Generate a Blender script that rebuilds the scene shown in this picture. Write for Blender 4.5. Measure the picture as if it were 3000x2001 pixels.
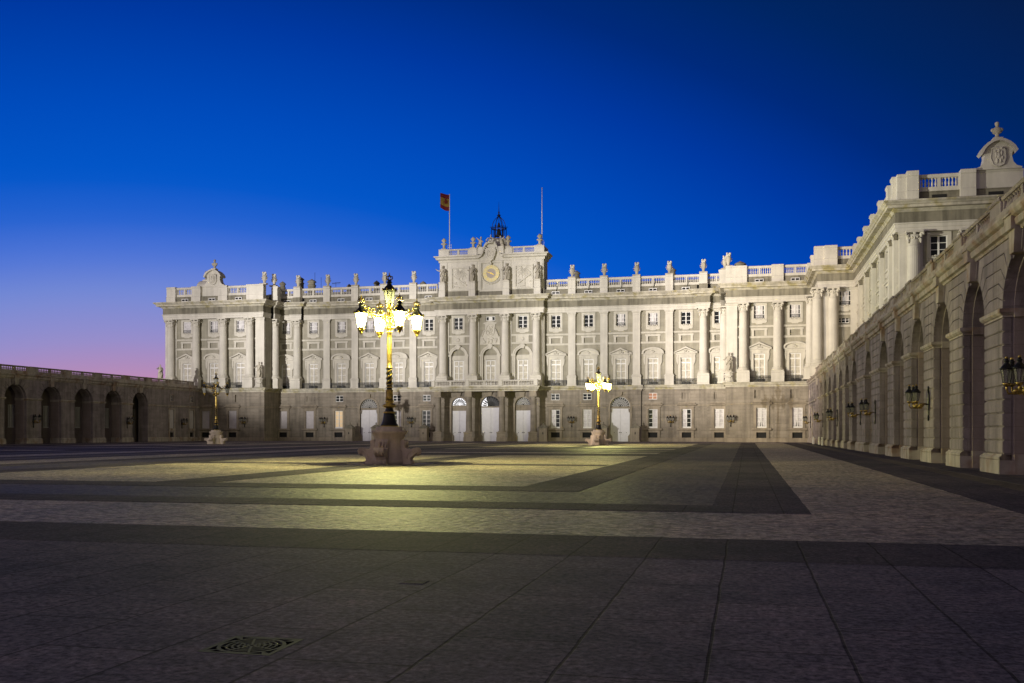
import bpy, bmesh, math, random
from mathutils import Vector, Matrix
random.seed(7)
PI = math.pi
S = bpy.context.scene
COL = S.collection
for o in list(bpy.data.objects):
    bpy.data.objects.remove(o)

# ------------------------------------------------------------------ camera
A0 = math.atan(685.5 / 2880.0)
cam = bpy.data.cameras.new('camera'); cam_o = bpy.data.objects.new('camera', cam); COL.objects.link(cam_o)
cam_o.location = (0, 0, 1.5); cam_o.rotation_euler = (PI / 2, 0, A0)
cam.sensor_width = 36; cam.lens = 36 * 2880 / 3000.0; cam.shift_y = 265.5 / 3000.0
cam.clip_start = 0.1; cam.clip_end = 3000
S.camera = cam_o
S.view_settings.view_transform = 'Standard'; S.view_settings.look = 'None'
S.view_settings.exposure = 0.0; S.view_settings.gamma = 1
S.render.resolution_x = 1024; S.render.resolution_y = 683

def lin(c):
    c /= 255.0
    return c / 12.92 if c <= 0.04045 else ((c + 0.055) / 1.055) ** 2.4
def srgb(r, g, b): return (lin(r), lin(g), lin(b), 1)

# ------------------------------------------------------------------ sky (dusk)
W = bpy.data.worlds.new('World'); S.world = W; W.use_nodes = True
nt = W.node_tree; nt.nodes.clear()
def nd(t, typ, **kw):
    n = t.nodes.new(typ)
    for k, v in kw.items(): setattr(n, k, v)
    return n
def ramp(t, stops, interp='LINEAR'):
    r = nd(t, 'ShaderNodeValToRGB'); cr = r.color_ramp; cr.interpolation = interp
    while len(cr.elements) > 1: cr.elements.remove(cr.elements[-1])
    cr.elements[0].position = stops[0][0]; cr.elements[0].color = stops[0][1]
    for p, c in stops[1:]:
        e = cr.elements.new(p); e.color = c
    return r
tc = nd(nt, 'ShaderNodeTexCoord'); nrm = nd(nt, 'ShaderNodeVectorMath', operation='NORMALIZE')
nt.links.new(tc.outputs['Generated'], nrm.inputs[0])
def angle_to(vec):
    d = nd(nt, 'ShaderNodeVectorMath', operation='DOT_PRODUCT'); d.inputs[1].default_value = vec
    nt.links.new(nrm.outputs[0], d.inputs[0])
    a = nd(nt, 'ShaderNodeMath', operation='ARCCOSINE'); nt.links.new(d.outputs['Value'], a.inputs[0])
    m = nd(nt, 'ShaderNodeMath', operation='DIVIDE'); m.inputs[1].default_value = PI
    nt.links.new(a.outputs[0], m.inputs[0]); return m
sky_stops = [(0, (255, 190, 120)), (34, (235, 160, 150)), (41, (200, 140, 178)), (42.5, (194, 140, 178)), (43.7, (174, 140, 188)), (45.2, (148, 142, 203)),
    (47.5, (118, 138, 212)), (49.5, (80, 118, 214)), (51.5, (38, 99, 208)), (53.6, (3, 87, 201)), (57.2, (0, 75, 187)),
    (59.4, (0, 67, 175)), (62, (0, 56, 160)), (66, (0, 42, 124)), (70, (0, 37, 98)), (75, (6, 30, 74)), (95, (22, 28, 54)), (125, (58, 56, 74)), (180, (70, 62, 64))]
g = angle_to((-0.406, 0.650, -0.643))
r1 = ramp(nt, [(a / 180.0, srgb(*c)) for a, c in sky_stops]); nt.links.new(g.outputs[0], r1.inputs[0])
# sunset afterglow left of the frame, added and strengthened as fill for the arcade
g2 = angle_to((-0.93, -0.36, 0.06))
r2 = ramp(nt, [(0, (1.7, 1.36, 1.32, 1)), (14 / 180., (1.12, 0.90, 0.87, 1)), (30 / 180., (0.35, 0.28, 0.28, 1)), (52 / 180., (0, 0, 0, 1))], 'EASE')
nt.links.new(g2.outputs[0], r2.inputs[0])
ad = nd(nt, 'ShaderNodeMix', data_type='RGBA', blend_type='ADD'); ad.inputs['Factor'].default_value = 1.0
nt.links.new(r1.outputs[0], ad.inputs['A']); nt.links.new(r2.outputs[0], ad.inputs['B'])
# fill glow added to the sky behind the camera, to lift the arcade jambs
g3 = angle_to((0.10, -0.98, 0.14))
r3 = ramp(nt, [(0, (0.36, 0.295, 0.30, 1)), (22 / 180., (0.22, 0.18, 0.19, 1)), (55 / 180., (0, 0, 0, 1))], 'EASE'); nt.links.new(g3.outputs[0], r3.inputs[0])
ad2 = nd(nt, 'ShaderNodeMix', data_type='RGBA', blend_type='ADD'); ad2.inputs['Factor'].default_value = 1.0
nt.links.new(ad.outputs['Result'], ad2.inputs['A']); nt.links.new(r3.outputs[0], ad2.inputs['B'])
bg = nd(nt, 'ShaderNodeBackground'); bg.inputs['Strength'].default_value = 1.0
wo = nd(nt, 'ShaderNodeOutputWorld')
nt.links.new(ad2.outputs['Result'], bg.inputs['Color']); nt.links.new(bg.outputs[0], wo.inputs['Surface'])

# ------------------------------------------------------------------ floodlights (on masts at the west side of the square, out of frame)
def spot(loc, aim, power, size_deg, blend, color, radius=0.35):
    l = bpy.data.lights.new('floodlight', 'SPOT'); l.energy = power; l.color = color
    l.spot_size = math.radians(size_deg); l.spot_blend = blend; l.shadow_soft_size = radius
    o = bpy.data.objects.new('floodlight', l); COL.objects.link(o); o.location = loc
    o.rotation_euler = (Vector(aim) - Vector(loc)).to_track_quat('-Z', 'Y').to_euler()
    return o
# low spill of the same floodlights on the unlit lamp post
FL = (-90.2, -25.0, 10.35)        # on the roof of the left arcade, just behind its parapet
COOL = (1.0, 0.945, 0.86)
for ax, pw, sz in ((-90, 0.95, 15), (-66, 0.95, 15), (-43, 1.0, 15), (-19, 1.05, 15), (2, 0.95, 14)):
    spot(FL, (ax, 152, 20.0), pw * 0.80e6, sz, 0.8, COOL, 0.16)
spot(FL, (-64.4, 110.9, 1.2), 2.2e5, 3.6, 1.0, COOL, 0.16)
spot((-60, 60, 9.4), (4, 146, 16), 3.2e5, 30, 0.95, (1.0, 0.82, 0.60), 0.4)
spot((-66, 40, 9.4), (15, 112, 23), 3.4e5, 20, 0.9, (1.0, 0.95, 0.74), 0.4)

# ------------------------------------------------------------------ materials
def mat(name):
    m = bpy.data.materials.new(name); m.use_nodes = True
    t = m.node_tree; b = t.nodes['Principled BSDF']; return m, t, b
def plain(name, col, rough=0.6, metal=0.0, noise=0.0, scale=4.0):
    m, t, b = mat(name)
    b.inputs['Roughness'].default_value = rough; b.inputs['Metallic'].default_value = metal
    c = (col[0], col[1], col[2], 1)
    if noise:
        gp = nd(t, 'ShaderNodeNewGeometry'); n = nd(t, 'ShaderNodeTexNoise'); n.inputs['Scale'].default_value = scale; n.inputs['Detail'].default_value = 5
        t.links.new(gp.outputs['Position'], n.inputs['Vector'])
        r = ramp(t, [(0.3, tuple(x * (1 - noise) for x in c[:3]) + (1,)), (0.7, tuple(min(1, x * (1 + noise)) for x in c[:3]) + (1,))])
        t.links.new(n.outputs['Fac'], r.inputs[0]); t.links.new(r.outputs[0], b.inputs['Base Color'])
    else:
        b.inputs['Base Color'].default_value = c
    return m
def stone(name, col, var=0.18, blocks=None, streak=0.0, stain=None, rough=0.88, bump=0.25, bscale=6.0):
    """weathered stone: broad mottling, optional block-to-block variation, rain streaks and stains"""
    m, t, b = mat(name); L = t.links.new
    b.inputs['Roughness'].default_value = rough
    b.inputs['Specular IOR Level'].default_value = 0.25
    gp = nd(t, 'ShaderNodeNewGeometry'); P = gp.outputs['Position']
    n1 = nd(t, 'ShaderNodeTexNoise'); n1.inputs['Scale'].default_value = 0.55; n1.inputs['Detail'].default_value = 8; n1.inputs['Roughness'].default_value = 0.65
    L(P, n1.inputs['Vector'])
    lo = tuple(x * (1 - var) for x in col) + (1,); hi = tuple(min(1, x * (1 + var)) for x in col) + (1,)
    r = ramp(t, [(0.32, lo), (0.68, hi)]); L(n1.outputs['Fac'], r.inputs[0]); cur = r.outputs[0]
    def mul(fac_socket, stops, cur):
        rr = ramp(t, stops); L(fac_socket, rr.inputs[0])
        mx = nd(t, 'ShaderNodeMix', data_type='RGBA', blend_type='MULTIPLY'); mx.inputs['Factor'].default_value = 1
        L(cur, mx.inputs['A']); L(rr.outputs[0], mx.inputs['B']); return mx.outputs['Result']
    if blocks:
        bw, bh, off, amt = blocks
        sx = nd(t, 'ShaderNodeSeparateXYZ'); L(P, sx.inputs[0])
        a = nd(t, 'ShaderNodeMath', operation='ADD'); L(sx.outputs['X'], a.inputs[0]); L(sx.outputs['Y'], a.inputs[1])
        zz = nd(t, 'ShaderNodeMath', operation='SUBTRACT'); L(sx.outputs['Z'], zz.inputs[0]); zz.inputs[1].default_value = off
        cv = nd(t, 'ShaderNodeCombineXYZ'); L(a.outputs[0], cv.inputs['X']); L(zz.outputs[0], cv.inputs['Y'])
        bk = nd(t, 'ShaderNodeTexBrick'); L(cv.outputs[0], bk.inputs['Vector'])
        bk.inputs['Scale'].default_value = 1; bk.inputs['Brick Width'].default_value = bw; bk.inputs['Row Height'].default_value = bh
        bk.inputs['Mortar Size'].default_value = 0.012; bk.inputs['Bias'].default_value = 0
        bk.inputs['Color1'].default_value = (1 - amt, 1 - amt, 1 - amt, 1); bk.inputs['Color2'].default_value = (1, 1, 1, 1)
        bk.inputs['Mortar'].default_value = (0.8, 0.78, 0.76, 1)
        mx = nd(t, 'ShaderNodeMix', data_type='RGBA', blend_type='MULTIPLY'); mx.inputs['Factor'].default_value = 1
        L(cur, mx.inputs['A']); L(bk.outputs['Color'], mx.inputs['B']); cur = mx.outputs['Result']
    if streak:
        mp = nd(t, 'ShaderNodeMapping'); mp.inputs['Scale'].default_value = (1.6, 1.6, 0.12); L(P, mp.inputs['Vector'])
        n2 = nd(t, 'ShaderNodeTexNoise'); n2.inputs['Scale'].default_value = 1.3; n2.inputs['Detail'].default_value = 6; L(mp.outputs[0], n2.inputs['Vector'])
        cur = mul(n2.outputs['Fac'], [(0.36, (1 - streak,) * 3 + (1,)), (0.56, (1, 1, 1, 1))], cur)
    if stain:
        n3 = nd(t, 'ShaderNodeTexNoise'); n3.inputs['Scale'].default_value = 0.9; n3.inputs['Detail'].default_value = 7; L(P, n3.inputs['Vector'])
        cur = mul(n3.outputs['Fac'], [(0.50, (1, 1, 1, 1)), (0.66, tuple(stain) + (1,))], cur)
    L(cur, b.inputs['Base Color'])
    n4 = nd(t, 'ShaderNodeTexNoise'); n4.inputs['Scale'].default_value = bscale; n4.inputs['Detail'].default_value = 6; L(P, n4.inputs['Vector'])
    bp = nd(t, 'ShaderNodeBump'); bp.inputs['Strength'].default_value = bump; bp.inputs['Distance'].default_value = 0.04
    L(n4.outputs['Fac'], bp.inputs['Height']); L(bp.outputs[0], b.inputs['Normal'])
    return m
def paving(name, col, kind, var=0.25, rough=0.6, offx=0.225):
    """kind 'slab' = big granite flags with open joints; 'cobble' = small rough setts; 'rough' = grainy worn granite"""
    m, t, b = mat(name); L = t.links.new
    b.inputs['Roughness'].default_value = 0.62 if kind != 'slab' else 0.85; b.inputs['Specular IOR Level'].default_value = 0.14 if kind != 'slab' else 0.05
    P = nd(t, 'ShaderNodeNewGeometry').outputs['Position']
    n1 = nd(t, 'ShaderNodeTexNoise'); n1.inputs['Scale'].default_value = 0.45; n1.inputs['Detail'].default_value = 9; n1.inputs['Roughness'].default_value = 0.7; L(P, n1.inputs['Vector'])
    lo = (col[0] * (1 - var) * 0.92, col[1] * (1 - var), col[2] * (1 - var) * 1.06, 1); hi = (col[0] * (1 + var) * 1.06, col[1] * (1 + var), col[2] * (1 + var) * 0.94, 1)
    r = ramp(t, [(0.3, lo), (0.7, hi)]); L(n1.outputs['Fac'], r.inputs[0]); cur = r.outputs[0]
    ng = nd(t, 'ShaderNodeTexNoise'); ng.inputs['Scale'].default_value = 16 if kind == 'slab' else 14; ng.inputs['Detail'].default_value = 7; ng.inputs['Roughness'].default_value = 0.75; L(P, ng.inputs['Vector'])
    rg = ramp(t, [(0.36, (0.30, 0.30, 0.34, 1)), (0.5, (0.95, 0.94, 0.94, 1)), (0.64, (1.75, 1.66, 1.6, 1))]); L(ng.outputs['Fac'], rg.inputs[0])
    mx = nd(t, 'ShaderNodeMix', data_type='RGBA', blend_type='MULTIPLY'); mx.inputs['Factor'].default_value = 1; L(cur, mx.inputs['A']); L(rg.outputs[0], mx.inputs['B']); cur = mx.outputs['Result']
    hsum = nd(t, 'ShaderNodeMath', operation='MULTIPLY'); hsum.inputs[1].default_value = 0.35 if kind == 'slab' else 0.55; L(ng.outputs['Fac'], hsum.inputs[0]); h = hsum.outputs[0]
    if kind == 'slab':
        # wobble the joints so no line is ruler straight
        nw = nd(t, 'ShaderNodeTexNoise'); nw.inputs['Scale'].default_value = 1.6; L(P, nw.inputs['Vector'])
        sv = nd(t, 'ShaderNodeVectorMath', operation='SCALE'); sv.inputs['Scale'].default_value = 0.035; L(nw.outputs['Color'], sv.inputs[0])
        av = nd(t, 'ShaderNodeVectorMath', operation='ADD'); L(P, av.inputs[0]); L(sv.outputs[0], av.inputs[1])
        mp = nd(t, 'ShaderNodeMapping'); mp.inputs['Rotation'].default_value = (0, 0, PI / 2); mp.inputs['Location'].default_value = (0.3, offx, 0); L(av.outputs[0], mp.inputs['Vector'])
        bk = nd(t, 'ShaderNodeTexBrick'); L(mp.outputs[0], bk.inputs['Vector']); bk.inputs['Scale'].default_value = 1
        bk.inputs['Brick Width'].default_value = 1.9; bk.inputs['Row Height'].default_value = 0.92; bk.inputs['Mortar Size'].default_value = 0.014; bk.inputs['Mortar Smooth'].default_value = 0.4
        bk.inputs['Color1'].default_value = (0.86, 0.86, 0.88, 1); bk.inputs['Color2'].default_value = (1.08, 1.06, 1.04, 1); bk.inputs['Mortar'].default_value = (0.36, 0.36, 0.38, 1)
        mx = nd(t, 'ShaderNodeMix', data_type='RGBA', blend_type='MULTIPLY'); mx.inputs['Factor'].default_value = 1; L(cur, mx.inputs['A']); L(bk.outputs['Color'], mx.inputs['B']); cur = mx.outputs['Result']
        sb = nd(t, 'ShaderNodeMath', operation='MULTIPLY_ADD'); sb.inputs[1].default_value = -0.25; L(bk.outputs['Fac'], sb.inputs[0]); L(h, sb.inputs[2]); h = sb.outputs[0]
    else:
        mp = nd(t, 'ShaderNodeMapping'); mp.inputs['Scale'].default_value = (1.0, 1.35, 1); L(P, mp.inputs['Vector'])
        vo = nd(t, 'ShaderNodeTexVoronoi'); vo.inputs['Scale'].default_value = 5.2; vo.inputs['Randomness'].default_value = 0.8; L(mp.outputs[0], vo.inputs['Vector'])
        rc = ramp(t, [(0.0, (0.78, 0.78, 0.8, 1)), (1.0, (1.18, 1.15, 1.1, 1))]); L(vo.outputs['Color'], rc.inputs[0])
        mx = nd(t, 'ShaderNodeMix', data_type='RGBA', blend_type='MULTIPLY'); mx.inputs['Factor'].default_value = 1; L(cur, mx.inputs['A']); L(rc.outputs[0], mx.inputs['B']); cur = mx.outputs['Result']
        rd = ramp(t, [(0.25, (1, 1, 1, 1)), (0.75, (0, 0, 0, 1))]); L(vo.outputs['Distance'], rd.inputs[0])
        rj = ramp(t, [(0.30, (1.08, 1.08, 1.08, 1)), (0.52, (0.92, 0.92, 0.92, 1)), (0.72, (0.5, 0.5, 0.5, 1))]); L(vo.outputs['Distance'], rj.inputs[0])
        mx = nd(t, 'ShaderNodeMix', data_type='RGBA', blend_type='MULTIPLY'); mx.inputs['Factor'].default_value = 1; L(cur, mx.inputs['A']); L(rj.outputs[0], mx.inputs['B']); cur = mx.outputs['Result']
        sb = nd(t, 'ShaderNodeMath', operation='MULTIPLY_ADD'); sb.inputs[1].default_value = 0.7; L(rd.outputs[0], sb.inputs[0]); L(h, sb.inputs[2]); h = sb.outputs[0]
    nb = nd(t, 'ShaderNodeTexNoise'); nb.inputs['Scale'].default_value = 0.16; nb.inputs['Detail'].default_value = 4; L(P, nb.inputs['Vector'])
    rb = ramp(t, [(0.35, (0.80, 0.80, 0.84, 1)), (0.65, (1.18, 1.14, 1.12, 1))]); L(nb.outputs['Fac'], rb.inputs[0])
    nc = nd(t, 'ShaderNodeTexNoise'); nc.inputs['Scale'].default_value = 2.6; nc.inputs['Detail'].default_value = 6; nc.inputs['Roughness'].default_value = 0.7; L(P, nc.inputs['Vector'])
    rc2 = ramp(t, [(0.36, (0.74, 0.72, 0.78, 1)), (0.5, (1, 1, 1, 1)), (0.66, (1.22, 1.12, 1.1, 1))]); L(nc.outputs['Fac'], rc2.inputs[0])
    for q in (rb, rc2):
        mx = nd(t, 'ShaderNodeMix', data_type='RGBA', blend_type='MULTIPLY'); mx.inputs['Factor'].default_value = 1; L(cur, mx.inputs['A']); L(q.outputs[0], mx.inputs['B']); cur = mx.outputs['Result']
    L(cur, b.inputs['Base Color'])
    bp = nd(t, 'ShaderNodeBump'); bp.inputs['Strength'].default_value = 0.7 if kind == 'slab' else 0.9; bp.inputs['Distance'].default_value = 0.03
    L(h, bp.inputs['Height']); L(bp.outputs[0], b.inputs['Normal'])
    return m
def emit(name, col, st):
    m, t, b = mat(name); b.inputs['Base Color'].default_value = col + (1,); b.inputs['Emission Color'].default_value = col + (1,); b.inputs['Emission Strength'].default_value = st; return m

M = {}
M['lime'] = stone('white_limestone', (0.63, 0.60, 0.55), 0.1, None, 0.11)
M['lime_trim'] = stone('carved_limestone', (0.60, 0.57, 0.515), 0.1, None, 0.1)
M['cornice'] = stone('weathered_cornice_stone', (0.55, 0.515, 0.44), 0.15, None, 0.22, (0.74, 0.70, 0.45))
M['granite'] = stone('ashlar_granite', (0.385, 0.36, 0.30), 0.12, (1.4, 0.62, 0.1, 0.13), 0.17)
M['frieze'] = stone('grey_granite_frieze', (0.27, 0.25, 0.20), 0.22, (2.2, 1.3, 0.6, 0.2), 0.35)
M['rustic'] = stone('rusticated_granite', (0.33, 0.29, 0.245), 0.16, (1.7, 0.52, 0.62, 0.2), 0.28)
M['plinth'] = stone('plinth_granite', (0.36, 0.31, 0.25), 0.2, (1.9, 0.9, 0.0, 0.15), 0.2)
M['gallery'] = stone('gallery_granite', (0.35, 0.305, 0.32), 0.22, (1.15, 0.475, 0.735, 0.2), 0.3, None, 0.85, 0.35, 9.0)
M['jamb'] = stone('jamb_granite', (0.33, 0.275, 0.27), 0.16, (1.3, 0.482, 0.735, 0.07), 0.12, None, 0.85, 0.3, 9.0)
M['gtrim'] = stone('gallery_trim_stone', (0.47, 0.42, 0.39), 0.2, None, 0.3, (0.75, 0.6, 0.5), 0.85, 0.35, 9.0)
M['statue'] = stone('statue_stone', (0.50, 0.46, 0.39), 0.2, None, 0.3)
M['lampstone'] = stone('lamp_base_stone', (0.56, 0.47, 0.39), 0.22, None, 0.25, None, 0.8, 0.4, 14.0)
M['roof'] = plain('slate_roof', (0.05, 0.055, 0.065), 0.7, 0, 0.2)
M['darkmetal'] = plain('dark_iron', (0.018, 0.018, 0.02), 0.45, 0.6)
M['iron'] = plain('balcony_iron', (0.03, 0.03, 0.03), 0.5, 0.4)
M['gold'] = plain('gilded_metal', (0.44, 0.31, 0.07), 0.36, 1.0, 0.3, 14)
M['oldgold'] = plain('worn_gilding', (0.42, 0.30, 0.10), 0.42, 1.0, 0.4, 12)
M['white'] = plain('white_painted_wood', (0.78, 0.77, 0.78), 0.5, 0, 0.05, 3)
M['door'] = plain('painted_door', (0.72, 0.71, 0.77), 0.5, 0, 0.06, 2)
M['blind'] = plain('pale_blind', (0.52, 0.485, 0.42), 0.7, 0, 0.22, 2.6)
M['shutter'] = plain('grey_shutter', (0.62, 0.585, 0.62), 0.6, 0, 0.08, 2)
M['curtain'] = plain('white_curtain', (0.62, 0.60, 0.63), 0.8, 0, 0.2, 2.4)
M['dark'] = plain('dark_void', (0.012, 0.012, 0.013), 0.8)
m, t, b = mat('dark_window_glass'); b.inputs['Base Color'].default_value = (0.02, 0.022, 0.026, 1); b.inputs['Roughness'].default_value = 0.2; b.inputs['Specular IOR Level'].default_value = 0.08
M['glass'] = m
m, t, b = mat('lantern_glass'); b.inputs['Base Color'].default_value = (0.30, 0.30, 0.27, 1); b.inputs['Roughness'].default_value = 0.25; b.inputs['Alpha'].default_value = 0.55
M['lglass'] = m
M['lit'] = emit('lit_lantern_glass', (1.0, 0.93, 0.55), 5.0)
M['lit'].node_tree.nodes['Principled BSDF'].inputs['Alpha'].default_value = 0.6
M['warmwin'] = emit('lit_room', (0.80, 0.60, 0.36), 0.20)
M['redwin'] = emit('red_lit_room', (0.40, 0.18, 0.10), 0.08)
M['fanlit'] = emit('lit_hall', (0.92, 0.93, 1.0), 0.85)
M['dialgold'] = plain('clock_ring_gold', (0.60, 0.53, 0.30), 0.55, 0.15, 0.1, 5)
M['dialgrey'] = plain('clock_face_stone', (0.42, 0.37, 0.34), 0.7)
M['flagred'] = plain('red_cloth', (0.14, 0.008, 0.014), 0.9); M['flagyel'] = plain('yellow_cloth', (0.26, 0.17, 0.03), 0.9)
M['polewhite'] = plain('white_pole_paint', (0.75, 0.74, 0.76), 0.5)
M['pv_near'] = paving('near_granite_flags', (0.145, 0.134, 0.178), 'slab')
M['pv_dark'] = paving('dark_granite_flags', (0.088, 0.081, 0.106), 'slab')
M['pv_mid'] = paving('grey_setts', (0.125, 0.112, 0.106), 'cobble')
M['pv_light'] = paving('pale_setts', (0.39, 0.35, 0.315), 'cobble', 0.22, 0.5)
M['cast'] = plain('cast_iron_grate', (0.034, 0.033, 0.036), 0.8, 0.0, 0.3, 20)

# ------------------------------------------------------------------ mesh helpers
class MB:
    def __init__(s): s.v = []; s.f = []; s.sm = []
    def face(s, pts, sm=False):
        i = len(s.v); s.v += [tuple(p) for p in pts]; s.f.append(tuple(range(i, i + len(pts)))); s.sm.append(sm)
    def box(s, x0, x1, y0, y1, z0, z1):
        i = len(s.v)
        s.v += [(x0, y0, z0), (x1, y0, z0), (x1, y1, z0), (x0, y1, z0), (x0, y0, z1), (x1, y0, z1), (x1, y1, z1), (x0, y1, z1)]
        for q in ((0, 3, 2, 1), (4, 5, 6, 7), (0, 1, 5, 4), (1, 2, 6, 5), (2, 3, 7, 6), (3, 0, 4, 7)):
            s.f.append(tuple(i + k for k in q)); s.sm.append(False)
    def frame(s, x0, x1, z0, z1, w, y0, y1):     # picture-frame ring in XZ
        s.box(x0, x0 + w, y0, y1, z0, z1); s.box(x1 - w, x1, y0, y1, z0, z1)
        s.box(x0 + w, x1 - w, y0, y1, z1 - w, z1); s.box(x0 + w, x1 - w, y0, y1, z0, z0 + w)
    def prism(s, poly, y0, y1):                  # polygon in XZ extruded along Y
        n = len(poly); i = len(s.v)
        s.v += [(x, y0, z) for x, z in poly] + [(x, y1, z) for x, z in poly]
        s.f.append(tuple(i + k for k in range(n))); s.f.append(tuple(i + n + k for k in reversed(range(n)))); s.sm += [False, False]
        for k in range(n):
            k2 = (k + 1) % n
            s.f.append((i + k, i + n + k, i + n + k2, i + k2)); s.sm.append(False)
    def ext(s, prof, p0, p1, nx, ny, m0=0, m1=0):   # profile (proj,z) swept p0->p1, outward normal n, mitres
        dx, dy = p1[0] - p0[0], p1[1] - p0[1]; l = math.hypot(dx, dy); dx /= l; dy /= l
        n = len(prof); i = len(s.v)
        for (bx, by), mm, sg in ((p0, m0, -1), (p1, m1, 1)):
            for p, z in prof: s.v.append((bx + nx * p + dx * sg * mm * p, by + ny * p + dy * sg * mm * p, z))
        s.f.append(tuple(i + k for k in range(n))); s.f.append(tuple(i + n + k for k in reversed(range(n)))); s.sm += [False, False]
        for k in range(n):
            k2 = (k + 1) % n
            s.f.append((i + k, i + n + k, i + n + k2, i + k2)); s.sm.append(False)
    def lathe(s, prof, n=16, c=(0, 0, 0), sm=True, mod=None, a0=0.0):
        i = len(s.v)
        for r, z in prof:
            for k in range(n):
                a = a0 + 2 * PI * k / n; rr = r * (mod(a, z) if mod else 1)
                s.v.append((c[0] + rr * math.cos(a), c[1] + rr * math.sin(a), c[2] + z))
        for j in range(len(prof) - 1):
            for k in range(n):
                k2 = (k + 1) % n
                s.f.append((i + j * n + k, i + j * n + k2, i + (j + 1) * n + k2, i + (j + 1) * n + k)); s.sm.append(sm)
        s.f.append(tuple(i + k for k in reversed(range(n)))); s.f.append(tuple(i + (len(prof) - 1) * n + k for k in range(n))); s.sm += [False, False]
    def tube(s, pts, r, n=8, sm=True):
        pts = [Vector(p) for p in pts]; rs = r if isinstance(r, (list, tuple)) else [r] * len(pts)
        i = len(s.v); up = Vector((0, 0, 1))
        for j, p in enumerate(pts):
            d = (pts[min(j + 1, len(pts) - 1)] - pts[max(j - 1, 0)])
            d = d.normalized() if d.length > 1e-9 else Vector((0, 0, 1))
            u = d.cross(up)
            if u.length < 0.05: u = d.cross(Vector((0, 1, 0)))
            u.normalize(); w = d.cross(u).normalized()
            for k in range(n):
                a = 2 * PI * k / n; s.v.append(tuple(p + (u * math.cos(a) + w * math.sin(a)) * rs[j]))
        for j in range(len(pts) - 1):
            for k in range(n):
                k2 = (k + 1) % n; s.f.append((i + j * n + k, i + j * n + k2, i + (j + 1) * n + k2, i + (j + 1) * n + k)); s.sm.append(sm)
        s.f.append(tuple(i + k for k in reversed(range(n)))); s.f.append(tuple(i + (len(pts) - 1) * n + k for k in range(n))); s.sm += [False, False]
    def ball(s, c, rx, ry=None, rz=None, n=10, m=6):
        ry = ry or rx; rz = rz or rx; i = len(s.v)
        for j in range(m + 1):
            th = PI * j / m - PI / 2
            for k in range(n):
                a = 2 * PI * k / n; s.v.append((c[0] + rx * math.cos(th) * math.cos(a), c[1] + ry * math.cos(th) * math.sin(a), c[2] + rz * math.sin(th)))
        for j in range(m):
            for k in range(n):
                k2 = (k + 1) % n; s.f.append((i + j * n + k, i + j * n + k2, i + (j + 1) * n + k2, i + (j + 1) * n + k)); s.sm.append(True)
    def wall(s, x0, x1, z0, z1, y, holes, depth, courses=None, gh=0.09, gd=0.12):
        """front sheet facing -Y with rectangular or arched openings (cx0,cx1,z0,z1[,r]) and horizontal rustication grooves"""
        xs = sorted({x0, x1} | {h[0] for h in holes} | {h[1] for h in holes}); xs = [x for x in xs if x0 <= x <= x1]
        zs = {z0, z1} | {h[2] for h in holes} | {h[3] for h in holes}; gro = []
        if courses:
            c0, dz = courses; z = c0
            while z < z1 - 0.1:
                if z > z0 + 0.1: gro.append((z, z + gh)); zs |= {z, z + gh}
                z += dz
        zs = sorted(z for z in zs if z0 <= z <= z1)
        for a, b2 in zip(xs, xs[1:]):
            for c, d in zip(zs, zs[1:]):
                if b2 - a < 1e-4 or d - c < 1e-4: continue
                mx, mz = (a + b2) / 2, (c + d) / 2
                if any(h[0] < mx < h[1] and h[2] < mz < h[3] for h in holes): continue
                if any(g0 < mz < g1 for g0, g1 in gro):
                    yy = y + gd
                    s.face([(a, yy, c), (b2, yy, c), (b2, yy, d), (a, yy, d)])
                    s.face([(a, y, c), (b2, y, c), (b2, yy, c), (a, yy, c)]); s.face([(a, yy, d), (b2, yy, d), (b2, y, d), (a, y, d)])
                else:
                    s.face([(a, y, c), (b2, y, c), (b2, y, d), (a, y, d)])
        for h in holes:
            a, b2, c, d = h[:4]; e = y + depth
            if len(h) == 4:
                s.face([(a, y, d), (b2, y, d), (b2, e, d), (a, e, d)]); top = d
            else:
                cx = (a + b2) / 2; r = (b2 - a) / 2; top = d - r; n = 14
                for k in range(n):
                    t0, t1 = PI - PI * k / n, PI - PI * (k + 1) / n
                    pa = (cx + r * math.cos(t0), top + r * math.sin(t0)); pb = (cx + r * math.cos(t1), top + r * math.sin(t1))
                    s.face([(pa[0], y, pa[1]), (pb[0], y, pb[1]), (pb[0], y, d), (pa[0], y, d)])
                    s.face([(pa[0], y, pa[1]), (pa[0], e, pa[1]), (pb[0], e, pb[1]), (pb[0], y, pb[1])])
            s.face([(a, y, c), (a, e, c), (a, e, top), (a, y, top)]); s.face([(b2, e, c), (b2, y, c), (b2, y, top), (b2, e, top)])
            s.face([(a, y, c), (b2, y, c), (b2, e, c), (a, e, c)])
    def mesh(s, name, mat_, off=(0, 0, 0), clean=True):
        me = bpy.data.meshes.new(name)
        me.from_pydata([(x - off[0], y - off[1], z - off[2]) for x, y, z in s.v], [], s.f)
        me.polygons.foreach_set('use_smooth', s.sm)
        if clean:
            bm = bmesh.new(); bm.from_mesh(me); bmesh.ops.remove_doubles(bm, verts=bm.verts, dist=1e-5)
            bmesh.ops.recalc_face_normals(bm, faces=bm.faces); bm.to_mesh(me); bm.free()
        me.materials.append(mat_); return me

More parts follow.
